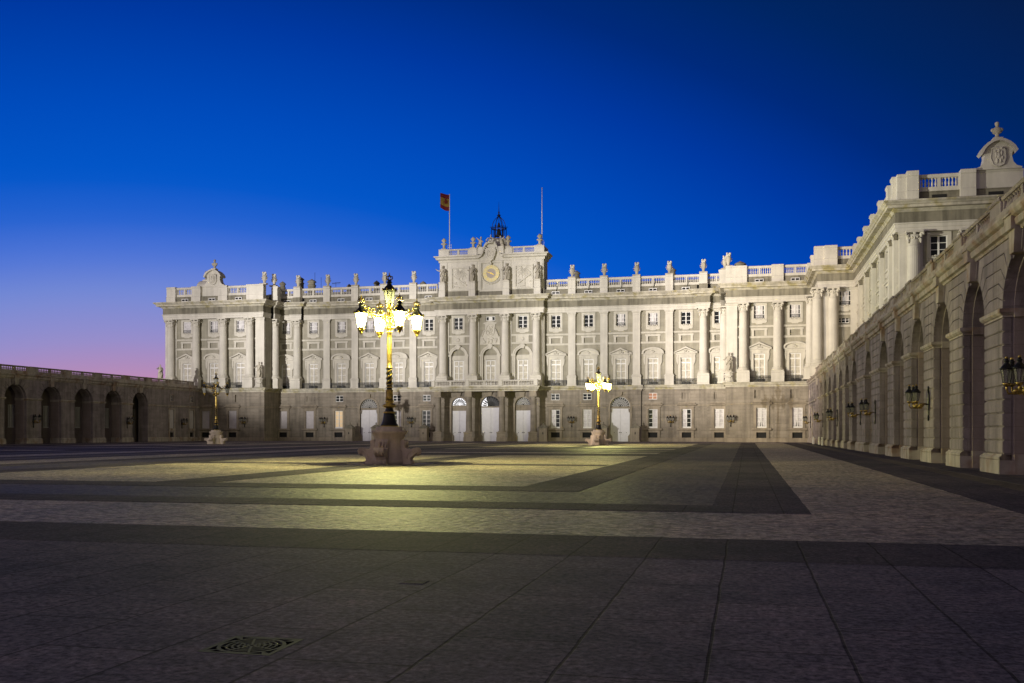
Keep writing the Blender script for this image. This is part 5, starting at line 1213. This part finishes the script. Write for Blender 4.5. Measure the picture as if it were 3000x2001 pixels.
def urn(x, y, z, label, group):
    e = thing('urn', (x, y, z), label, 'urn', group); u = obj('vase', ME['urn'][0], e); obj('flowers', ME['urn'][1], e); return e
ordn = {0: 'next to the clock attic', 1: 'second from the clock attic', 2: 'third from the clock attic', 3: 'fourth from the clock attic', 4: 'above the fluted column', 5: 'set back at the pavilion corner', 6: 'in front at the pavilion corner'}
for i, (x, y) in enumerate(URNS):
    side = 'left' if i < 7 else 'right'; urn(x, y, 26.1, 'stone flower urn on the %s roof parapet, %s' % (side, ordn[i % 7]), 'stone urns along the roof balustrade')
for a, lb in ((-8.0, 'far left'), (-3.0, 'inner left'), (2.9, 'inner right'), (8.1, 'far right')):
    tag(obj('finial', ME['fin'], None, (XA + a, AY + .1, 31.52)), 'two-tiered stone finial on the clock attic balustrade, %s of the four' % lb, 'finial', 'finials of the clock attic')

# ------------------------------------------------------------------ bell, flags, antennas
bx, by, bz = cx + .4, AY + 3.4, 33.5
bc_ = thing('bell_cage', (bx, by, bz), 'dark open iron cage with a bell and tall spike on top of the clock attic', 'bell cage')
def atb(name, mb, mm): return obj(name, mb.mesh(name, M[mm]), bc_)
pst = MB()
for k in range(6):
    a = 2 * PI * k / 6 + .3; pst.tube([(1.22 * math.cos(a), 1.22 * math.sin(a), -.1), (1.22 * math.cos(a), 1.22 * math.sin(a), 1.75)], .06, 6)
    pst.tube([(1.0 * math.cos(a + .3), 1.0 * math.sin(a + .3), -.1), (1.0 * math.cos(a + .3), 1.0 * math.sin(a + .3), 1.75)], .035, 5)
    pst.tube([(1.15 * math.cos(a), 1.15 * math.sin(a), 1.8), (1.02 * math.cos(a), 1.02 * math.sin(a), 2.6), (.75 * math.cos(a), .75 * math.sin(a), 3.2), (.3 * math.cos(a), .3 * math.sin(a), 3.65), (.08 * math.cos(a), .08 * math.sin(a), 3.9)], .05, 6)
    pst.tube([(1.25 * math.cos(a), 1.25 * math.sin(a), 1.9), (1.45 * math.cos(a), 1.45 * math.sin(a), 2.0), (1.4 * math.cos(a), 1.4 * math.sin(a), 2.18)], .035, 5)
atb('frame', pst, 'darkmetal')
rg = MB(); rg.tube([(1.24 * math.cos(2 * PI * k / 24), 1.24 * math.sin(2 * PI * k / 24), 1.78) for k in range(25)], .07, 6); rg.tube([(1.28 * math.cos(2 * PI * k / 24), 1.28 * math.sin(2 * PI * k / 24), 2.0) for k in range(25)], .03, 5); atb('ring', rg, 'darkmetal')
be = MB(); be.lathe([(.56, .45), (.54, .55), (.42, .8), (.34, 1.2), (.3, 1.5), (.2, 1.66), (.08, 1.72)], 18); be.lathe([(.3, 2.0), (.28, 2.1), (.2, 2.4), (.14, 2.7), (.05, 2.8)], 14); be.box(-1.15, 1.15, -.05, .05, 1.7, 1.8); be.tube([(0, 0, 1.7), (0, 0, 3.9)], .04, 6); atb('bell', be, 'iron')
sk = MB(); sk.lathe([(.1, 3.85), (.32, 3.95), (.3, 4.05), (.12, 4.12), (.1, 4.4), (.16, 4.5), (.06, 4.62), (.04, 5.2), (.012, 6.3)], 10); atb('spike', sk, 'darkmetal')
def flagpole(x, z1, label):
    e = thing('flagpole', (x, AY + .9, 30.4), label, 'flagpole', 'flagpoles of the clock attic'); p = MB(); p.lathe([(.085, 0), (.055, z1 - 30.65), (.09, z1 - 30.6), (.1, z1 - 30.5), (.05, z1 - 30.42)], 12); obj('pole', p.mesh('pole', M['polewhite']), e)
    b = MB(); b.tube([(-.3, 0, 0), (-.3, 0, 2.2)], .03, 5); b.tube([(.3, 0, 0), (.3, 0, 2.2)], .03, 5)
    for k in range(5): b.box(-.3, .3, -.02, .02, .4 + .4 * k, .44 + .4 * k)
    obj('bracket', b.mesh('bracket', M['polewhite']), e); return e
flagpole(XA - 7.3, 40.9, 'tall white flagpole flying the flag on the left of the attic'); flagpole(XA + 8.3, 41.1, 'tall bare white flagpole on the right of the attic')
fe = thing('flag', (XA - 7.36, AY + .9, 38.1), 'red and yellow striped national flag blowing to the left of its pole', 'flag')
def flagstrip(z0, z1, mm, nm_):
    mb = MB(); n = 14
    P_ = lambda u, z, o: (-1.62 * u - .05 * math.sin(u * 5), .16 * math.sin(u * 6.5) * u + o, z + .55 * u * (1 - .25 * (z / 2.6)) - .12 * math.sin(u * 4) * (1 - z / 2.6) + (.05 if z > 2 else 0))
    for k in range(n):
        u0, u1 = k / n, (k + 1) / n
        for o, fl in ((0, 0), (.012, 1)): q = [P_(u0, z0, o), P_(u1, z0, o), P_(u1, z1, o), P_(u0, z1, o)]; mb.face(q if not fl else q[::-1], True)
    return obj(nm_, mb.mesh(nm_, M[mm]), fe)
flagstrip(0, .65, 'flagred', 'red_stripe'); flagstrip(1.95, 2.6, 'flagred', 'red_stripe'); ys_ = flagstrip(.65, 1.95, 'flagyel', 'yellow_stripe')
em = MB(); em.prism([(-.75, 1.25), (-.45, 1.2), (-.42, 1.6), (-.5, 1.85), (-.68, 1.88), (-.78, 1.65)], -.06, .06)
for sx in (-.92, -.3): em.box(sx - .04, sx + .04, -.05, .06, 1.2, 1.75)
em.box(-.72, -.48, -.06, .06, 1.9, 2.02); obj('emblem', em.mesh('emblem', M['flagred']), fe)
def antenna(x, h, yagi, label):
    e = MB(); e.tube([(0, 0, 0), (0, 0, h)], .03, 5)
    if yagi:
        e.tube([(-.7, 0, h - .2), (.9, 0, h - .05)], .025, 5)
        for k in range(7): e.tube([(-.6 + .22 * k, -.35, h - .18 + .02 * k), (-.6 + .22 * k, .35, h - .18 + .02 * k)], .015, 4); e.box(-.62 + .22 * k, -.6 + .22 * k, -.01, .01, h - .4, h)
    tag(obj('antenna', e.mesh('antenna', M['darkmetal']), None, (x, 162.0, 24.6)), label, 'antenna')
antenna(-74.6, 5.3, False, 'thin tall mast antenna rising behind the left roof balustrade'); antenna(-70.6, 3.4, True, 'low comb-like television antenna behind the left roof balustrade'); antenna(-73.4, 4.4, False, 'short thin mast antenna between the tall mast and the comb antenna')

# ------------------------------------------------------------------ street lamps of the square
def lantern_parts(lit, s=1.0):
    d = {}
    g = MB(); g.lathe([(.17 * s, .0), (.275 * s, .62 * s), (.275 * s, .635 * s)], 8, (0, 0, 0), False); d['glass'] = g.mesh('glass', M['lit' if lit else 'lglass'])
    f = MB()
    for k in range(8):
        a = 2 * PI * k / 8; c_, s_ = math.cos(a), math.sin(a); f.tube([(.175 * s * c_, .175 * s * s_, 0), (.283 * s * c_, .283 * s * s_, .63 * s)], .011 * s, 4)
    f.lathe([(.30 * s, .625 * s), (.34 * s, .65 * s), (.33 * s, .69 * s), (.27 * s, .72 * s), (.22 * s, .80 * s), (.11 * s, .92 * s), (.10 * s, 1.0 * s), (.15 * s, 1.04 * s), (.08 * s, 1.10 * s), (.08 * s, 1.16 * s)], 16)
    d['frame'] = f.mesh('frame', M['darkmetal'])
    c = MB(); c.lathe([(.20 * s, .0), (.19 * s, -.03 * s), (.10 * s, -.12 * s), (.055 * s, -.2 * s), (.075 * s, -.24 * s), (.02 * s, -.33 * s), (.01 * s, -.36 * s)], 12)
    for k in range(8):
        a = 2 * PI * k / 8; c_, s_ = math.cos(a), math.sin(a); c.tube([(.10 * s * c_, .10 * s * s_, 1.14 * s), (.165 * s * c_, .165 * s * s_, 1.22 * s), (.15 * s * c_, .15 * s * s_, 1.30 * s), (.02 * s * c_, .02 * s * s_, 1.33 * s)], .024 * s, 5); c.ball((.33 * s * c_, .33 * s * s_, .70 * s), .045 * s, .045 * s, .06 * s, 6, 4)
        c.tube([(.18 * s * c_, .18 * s * s_, -.01), (.13 * s * c_, .13 * s * s_, -.12 * s), (.05 * s * c_, .05 * s * s_, -.22 * s)], .02 * s, 4)
    c.ball((0, 0, 1.37 * s), .045 * s); c.box(-.012 * s, .012 * s, -.012 * s, .012 * s, 1.40 * s, 1.50 * s); c.box(-.035 * s, .035 * s, -.012 * s, .012 * s, 1.44 * s, 1.46 * s)
    d['crown'] = c.mesh('crown', M['gold']); return d
MEL = {True: lantern_parts(True), False: lantern_parts(False)}
def lampbase():
    b = MB(); b.lathe([(.80, 0), (.80, .20), (.76, .24), (.76, .62), (.72, .66), (.70, .70), (.66, 1.05), (.66, 1.18), (.70, 1.24), (.74, 1.36), (.78, 1.40), (.84, 1.50), (.84, 1.56), (.62, 1.58), (.62, 1.74), (.5, 1.76)], 32)
    s = MB(); w = .24
    prof = [(.6, 0), (1.12, 0), (1.14, .12), (1.08, .2), (1.14, .34), (1.30, .46), (1.36, .56)]
    vol = [(1.36 + .15 * math.cos(t) - .02, .63 + .15 * math.sin(t)) for t in [(-.6 + .35 * k) for k in range(9)]]
    prof += vol + [(1.18, .72), (.98, .70), (.86, .76), (.80, .92), (.84, 1.05), (.80, 1.14), (.7, 1.16), (.6, 1.0)]
    s.prism(prof, -w, w)
    for sy in (-1, 1):
        for R2 in (.12, .06): s.tube([(1.34 + R2 * math.cos(k * PI / 6), sy * (w + .005), .63 + R2 * math.sin(k * PI / 6)) for k in range(13)], .022, 5)
        s.tube([(1.2, sy * (w + .005), .62), (1.0, sy * (w + .005), .5), (.95, sy * (w + .005), .25)], .03, 5)
    for yy in (-.16, 0, .16): s.tube([(1.5, yy, .66), (1.47, yy, .5), (1.36, yy, .4)], .035, 5); s.tube([(1.155, yy, .02), (1.12, yy, .16)], .03, 5); s.tube([(.86, yy, .8), (.83, yy, .95), (.86, yy, 1.1)], .05, 5)
    return b.mesh('stone_base', M['lampstone']), s.mesh('scroll_bracket', M['lampstone'])
LB = lampbase()
def lamppole():
    d = {}
    f = MB(); f.lathe([(.40, 1.78), (.41, 1.84), (.36, 1.9), (.30, 2.1), (.27, 2.3), (.25, 2.38), (.21, 2.40), (.21, 2.46), (.19, 2.56), (.15, 2.62), (.14, 2.7), (.14, 2.95), (.17, 3.00), (.13, 3.10), (.12, 3.74), (.125, 3.76), (.125, 4.49)], 24); d['foot'] = f.mesh('foot', M['darkmetal'])
    g = MB(); g.lathe([(.42, 1.75), (.43, 1.78), (.42, 1.80)], 20); d['ring'] = g.mesh('base_ring', M['gold']); g = MB(); g.lathe([(.25, 2.38), (.29, 2.40), (.29, 2.45), (.22, 2.47)], 18); g.lathe([(.15, 2.62), (.27, 2.68), (.33, 2.74), (.30, 2.80), (.17, 2.85), (.17, 2.90), (.20, 2.92), (.20, 2.98), (.16, 3.01)], 18)
    g.lathe([(.18, 3.03), (.165, 3.2), (.15, 3.42), (.175, 3.46), (.13, 3.5)], 16, mod=lambda a, z: 1 + .09 * math.sin(6 * a + 20 * z)); g.lathe([(.16, 3.58), (.16, 3.62), (.13, 3.64)], 14); g.lathe([(.155, 3.70), (.155, 3.74), (.13, 3.76)], 14)
    for q in (0, PI):       # gilded spiral on the dark shaft
        g.tube([(.118 * math.cos(q + 14 * (z - 3.78)), .118 * math.sin(q + 14 * (z - 3.78)), z) for z in [3.74 + .77 * k / 60 for k in range(61)]], .044, 6)
    g.lathe([(.155, 4.49), (.155, 4.53), (.12, 4.55)] + [(.12 - .02 * k / 6, 4.55 + 1.6 * k / 6) for k in range(7)] + [(.135, 6.17), (.135, 6.24), (.10, 6.27)], 36, mod=lambda a, z: 1 - .07 * math.cos(12 * a) if 4.6 < z < 6.1 else 1)
    d['shaft'] = g.mesh('shaft', M['oldgold'])
    h = MB(); h.lathe([(.10, 6.26), (.17, 6.34), (.19, 6.5), (.12, 6.6), (.11, 6.75), (.17, 6.82), (.20, 6.95), (.12, 7.02), (.08, 7.15), (.14, 7.22), (.09, 7.3), (.08, 7.4), (.18, 7.48)], 16)
    for k in range(10):
        a = 2 * PI * k / 10
        for z in (6.42, 6.9): h.ball((.19 * math.cos(a), .19 * math.sin(a), z), .05, .05, .08, 6, 4)
    d['capital'] = h.mesh('capital', M['oldgold']); return d
LP = lamppole()
def lamparm():
    a = MB(); ux = 1
    a.tube([(.12, 0, 6.9), (.35, 0, 7.02), (.6, 0, 6.95), (.85, 0, 7.05), (1.05, 0, 7.22), (1.25, 0, 7.28), (1.38, 0, 7.18)], [.05, .045, .04, .04, .035, .035, .03], 7)
    a.tube([(.15, 0, 6.55), (.4, 0, 6.6), (.62, 0, 6.78), (.7, 0, 6.95)], .035, 6)
    sp = lambda cx_, cz_, r: [(cx_ + r * (1 - k / 14) * math.cos(k * .6), 0, cz_ + r * (1 - k / 14) * math.sin(k * .6)) for k in range(12)]
    a.tube(sp(.42, 6.84, .15), .025, 5); a.tube(sp(.95, 6.92, .13), .025, 5); a.tube(sp(.78, 7.18, .11), .022, 5)
    for x, z in ((.3, 7.1), (.55, 7.05), (.75, 6.9), (1.0, 7.3), (1.2, 7.36), (.5, 6.55)): a.ball((x, 0, z), .06, .035, .08, 6, 4)
    return a.mesh('arm', M['oldgold'])
ARM = lamparm()
def street_lamp(x, y, lit, label, rot=math.radians(40)):
    e = thing('street_lamp', (x, y, 0), label, 'street lamp', 'ornate lamp posts of the square')
    b = obj('stone_base', LB[0], e)
    for k in range(4): obj('scroll_bracket', LB[1], e, (0, 0, 0), k * PI / 2)
    for k, v in LP.items(): obj({'foot': 'pole_foot', 'shaft': 'pole', 'capital': 'pole_capital', 'ring': 'base_ring'}[k], v, e)
    for k in range(4):
        a = rot + k * PI / 2; obj('arm', ARM, e, (0, 0, 0), a)
        p = (1.38 * math.cos(a), 1.38 * math.sin(a), 6.36); l = obj('lantern', MEL[lit]['frame'], e, p, a); obj('glass', MEL[lit]['glass'], l); obj('crown', MEL[lit]['crown'], l)
        if lit:      # the bulb inside the lantern
            L_ = bpy.data.lights.new('lantern_bulb', 'POINT'); L_.energy = 5900; L_.color = (1.0, 0.97, 0.33); L_.shadow_soft_size = .07
            lo = bpy.data.objects.new('lantern_bulb', L_); COL.objects.link(lo); lo.parent = l; lo.location = (0, 0, .30)
    t_ = obj('lantern', MEL[False]['frame'], e, (0, 0, 7.5)); obj('glass', MEL[False]['glass'], t_); obj('crown', MEL[False]['crown'], t_)
    return e
street_lamp(-16.3, 43.6, True, 'large lit lamp post with gilded pole on scrolled stone base, nearest of all')
street_lamp(-16.3, 110.9, True, 'smaller lit lamp post further back near the right side door')
street_lamp(-64.4, 110.9, False, 'unlit lamp post with gold pole and white stone base at the left')

# ------------------------------------------------------------------ wall lamps
def sconce_meshes():
    p = MB(); p.box(-.07, .07, -.05, .0, -.75, .55); p.ball((0, -.04, -.8), .1, .05, .16, 8, 5); p.ball((0, -.04, .6), .07, .05, .2, 8, 5); p.box(-.14, .14, -.06, 0, -.2, .15)
    b = MB()
    def arm(pts): b.tube(pts, .035, 6)
    for sx in (-1, 0, 1):
        dx = sx * .44; dy = -.92 if sx == 0 else -.66
        arm([(0, -.05, -.15), (dx * .2, dy * .3, -.08), (dx * .5, dy * .6, -.28), (dx * .85, dy * .95, -.30), (dx, dy, -.16), (dx, dy, -.04)]); b.ball((dx * .6, dy * .7, -.22), .09, .09, .09, 7, 5)
        arm([(dx * .4 + .13 * math.cos(k), dy * .6, -.2 + .13 * math.sin(k)) for k in range(6)])
    return p.mesh('back_plate', M['darkmetal']), b.mesh('bracket', M['oldgold'])
SC = sconce_meshes(); SL = {}
for k, v in lantern_parts(False, .64).items(): SL[k] = v
cm_ = MB(); cm_.lathe([(.13, -.02), (.1, -.08), (.03, -.14)], 8); cm_.ball((0, 0, .77), .05); SL['crown'] = cm_.mesh('crown', M['oldgold'])
def sconce(x, y, z, rz, label, group):
    e = thing('wall_lamp', (x, y, z), label, 'wall lamp', group, rz); obj('back_plate', SC[0], e); obj('bracket', SC[1], e)
    for sx in (-1, 0, 1):
        dx = sx * .44; dy = -.92 if sx == 0 else -.66; l = obj('lantern', SL['frame'], e, (dx, dy, .05)); obj('glass', SL['glass'], l); obj('crown', SL['crown'], l)
fl_ = [(-81.4, GW_, 'in the shaded wall of the left pavilion'), (-69.5, GM, 'between the two bays left of the left side door'), (-53.9, GM, 'just left of the porch beside the dark window'), (-27.0, GM, 'between the two windows right of the porch'), (-11.4, GM, 'right of the right side door between two windows'), (-2.2, GW_, 'on the left edge of the right pavilion'), ]
for x, y, w_ in fl_: sconce(x, y - .02, 3.25, 0, 'dark iron triple wall lamp ' + w_, 'wall lamps on the palace front')
for y, w_ in ((33.4, 'cut by the right edge'), (52.2, 'largest whole one'), (72.9, 'on the nearer broad pier'), (82.0, 'on the farther broad pier'), (102.2, 'midway along the far half'), (121.1, 'near the palace'), (143.6, 'by the end windows')):
    sconce(GXR - .07, y, 3.0, -PI / 2, 'iron wall lamp on the right arcade ' + w_, 'wall lamps on the arcades')
for y, w_ in ((109.3, 'between the second and third arches'), (129.1, 'beside the last arch'), (143.7, 'between the two shuttered windows')):
    sconce(GXL + .07, y, 3.0, PI / 2, 'unlit iron wall lamp on the left arcade ' + w_, 'wall lamps on the arcades')

# ------------------------------------------------------------------ sentry boxes, bollards, covers
def sentry():
    b = MB(); w, d, t_ = .62, .6, .1
    b.box(-w, -w + t_, -d, d, .18, 2.12); b.box(w - t_, w, -d, d, .18, 2.12); b.box(-w + t_, w - t_, d - t_, d, .18, 2.12)
    b.box(-w + t_, -.36, -d, -d + t_, .18, 2.12); b.box(.36, w - t_, -d, -d + t_, .18, 2.12); b.box(-.36, .36, -d, -d + t_, 1.85, 2.12); b.box(-.36, .36, -d, -d + t_, .18, .5)
    for sx in (-1, 1): a, c_ = sorted((sx * w, sx * (w + .03))); b.box(a, c_, -.22, .22, 1.25, 1.3)
    p = MB(); p.box(-.72, .72, -.7, .7, 0, .18)
    r = MB(); r.lathe([(1.02, 2.12), (1.06, 2.2), (1.0, 2.24), (.75, 2.42), (.45, 2.6), (.2, 2.72), (.1, 2.76)], 4, (0, 0, 0), False, None, PI / 4); r.lathe([(.1, 2.74), (.07, 2.8), (.13, 2.9), (.1, 3.0), (.03, 3.12)], 10)
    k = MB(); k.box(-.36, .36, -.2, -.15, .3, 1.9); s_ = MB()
    for sx in (-1, 1): a, c_ = sorted((sx * (w + .001), sx * (w + .006))); s_.box(a, c_, -.05, .05, 1.05, 1.45)
    s_.box(-.12, .12, -d - .006, -d - .001, 1.93, 2.05); s_.box(-.07, .07, d + .001, d + .008, 1.15, 1.5)
    return b.mesh('walls', M['plinth']), p.mesh('base', M['plinth']), r.mesh('roof', M['frieze']), k.mesh('doorway', M['dark']), s_.mesh('slit', M['dark'])
SB = sentry()
for x, w_ in ((-63.8, 'left of the left side door'), (-59.2, 'half hidden behind the big lamp base'), (-50.9, 'left of the porch by the dark window'), (-31.1, 'at the right end of the porch'), (-21.6, 'left of the right side door behind the lamp'), (-16.6, 'right of the right side door')):
    e = thing('sentry_box', (x, 152.2, 0), 'grey domed stone sentry box ' + w_, 'sentry box', 'sentry boxes along the palace front', PI)
    for n_, m_ in zip(('walls', 'base', 'roof', 'doorway', 'slit'), SB): obj(n_, m_, e)
bo = MB(); bo.lathe([(.12, 0), (.13, .03), (.10, .06), (.095, .82), (.11, .86), (.09, .92), (.03, .95)], 14); bom = bo.mesh('bollard', M['polewhite'])
for x, y, w_ in ((8.35, 115.5, 'nearest of the three beside the right arcade'), (8.45, 122.0, 'between its two neighbours beside the right arcade'), (8.2, 128.4, 'farthest of the three beside the right arcade')):
    e = thing('bollard', (x, y, 0), 'small white post, ' + w_, 'bollard', 'white posts by the arcade'); obj('post', bom, e)
gr = thing('drain_grate', (-3.38, 6.3, .002), 'square cast iron drain grate with round openwork in the near paving', 'drain grate', None, .0)
gb_ = MB(); h_ = .27; gb_.box(-h_, h_, -h_, -h_ + .035, -.015, 0); gb_.box(-h_, h_, h_ - .035, h_, -.015, 0); gb_.box(-h_, -h_ + .035, -h_ + .035, h_ - .035, -.015, 0); gb_.box(h_ - .035, h_, -h_ + .035, h_ - .035, -.015, 0)
def ringxy(mb, r0, r1, z0, z1, n=48):
    for k in range(n):
        a, b = 2 * PI * k / n, 2 * PI * (k + 1) / n; q = [(r * math.cos(t_), r * math.sin(t_)) for r, t_ in ((r0, a), (r1, a), (r1, b), (r0, b))]
        mb.face([(x, y, z1) for x, y in q]); mb.face([(q[1][0], q[1][1], z0), (q[2][0], q[2][1], z0), (q[2][0], q[2][1], z1), (q[1][0], q[1][1], z1)]); mb.face([(q[0][0], q[0][1], z0), (q[3][0], q[3][1], z0), (q[3][0], q[3][1], z1), (q[0][0], q[0][1], z1)])
for r0, r1 in ((.015, .035), (.05, .066), (.085, .102), (.125, .142), (.165, .182), (.21, .238)): ringxy(gb_, r0, r1, -.015, -.001)
for k in range(8):
    a = k * PI / 4 + PI / 8; c_, s_ = math.cos(a), math.sin(a); gb_.face([(.03 * c_ - .008 * s_, .03 * s_ + .008 * c_, -.0005), (.03 * c_ + .008 * s_, .03 * s_ - .008 * c_, -.0005), (.235 * c_ + .008 * s_, .235 * s_ - .008 * c_, -.0005), (.235 * c_ - .008 * s_, .235 * s_ + .008 * c_, -.0005)])
for sx in (-1, 1):
    for sy in (-1, 1): gb_.face([(sx * .16, sy * .16, -.0007), (sx * .24, sy * .20, -.0007), (sx * .24, sy * .24, -.0007), (sx * .20, sy * .24, -.0007)])
obj('grille', gb_.mesh('grille', M['cast']), gr); pt = MB(); pt.box(-h_, h_, -h_, h_, -.14, -.12)
for a, b, c_, d_ in ((-h_, h_, -h_ - .02, -h_), (-h_, h_, h_, h_ + .02), (-h_ - .02, -h_, -h_, h_), (h_, h_ + .02, -h_, h_)): pt.box(a, b, c_, d_, -.12, -.016)
pass; obj('pit', pt.mesh('pit', M['dark']), gr)
cv_ = thing('utility_cover', (-3.22, 9.32, .004), 'small flat metal utility cover with pale rim in the near paving', 'utility cover')
c1 = MB(); c1.box(-.11, .11, -.10, .10, -.004, .0); obj('lid', c1.mesh('lid', M['pv_dark']), cv_); c2 = MB()
for a, b, c_, d_ in ((-.12, .12, -.11, -.10), (-.12, .12, .10, .11), (-.12, -.11, -.10, .10), (.11, .12, -.10, .10)): c2.box(a, b, c_, d_, -.004, .001)
obj('rim', c2.mesh('rim', M['pv_near']), cv_)
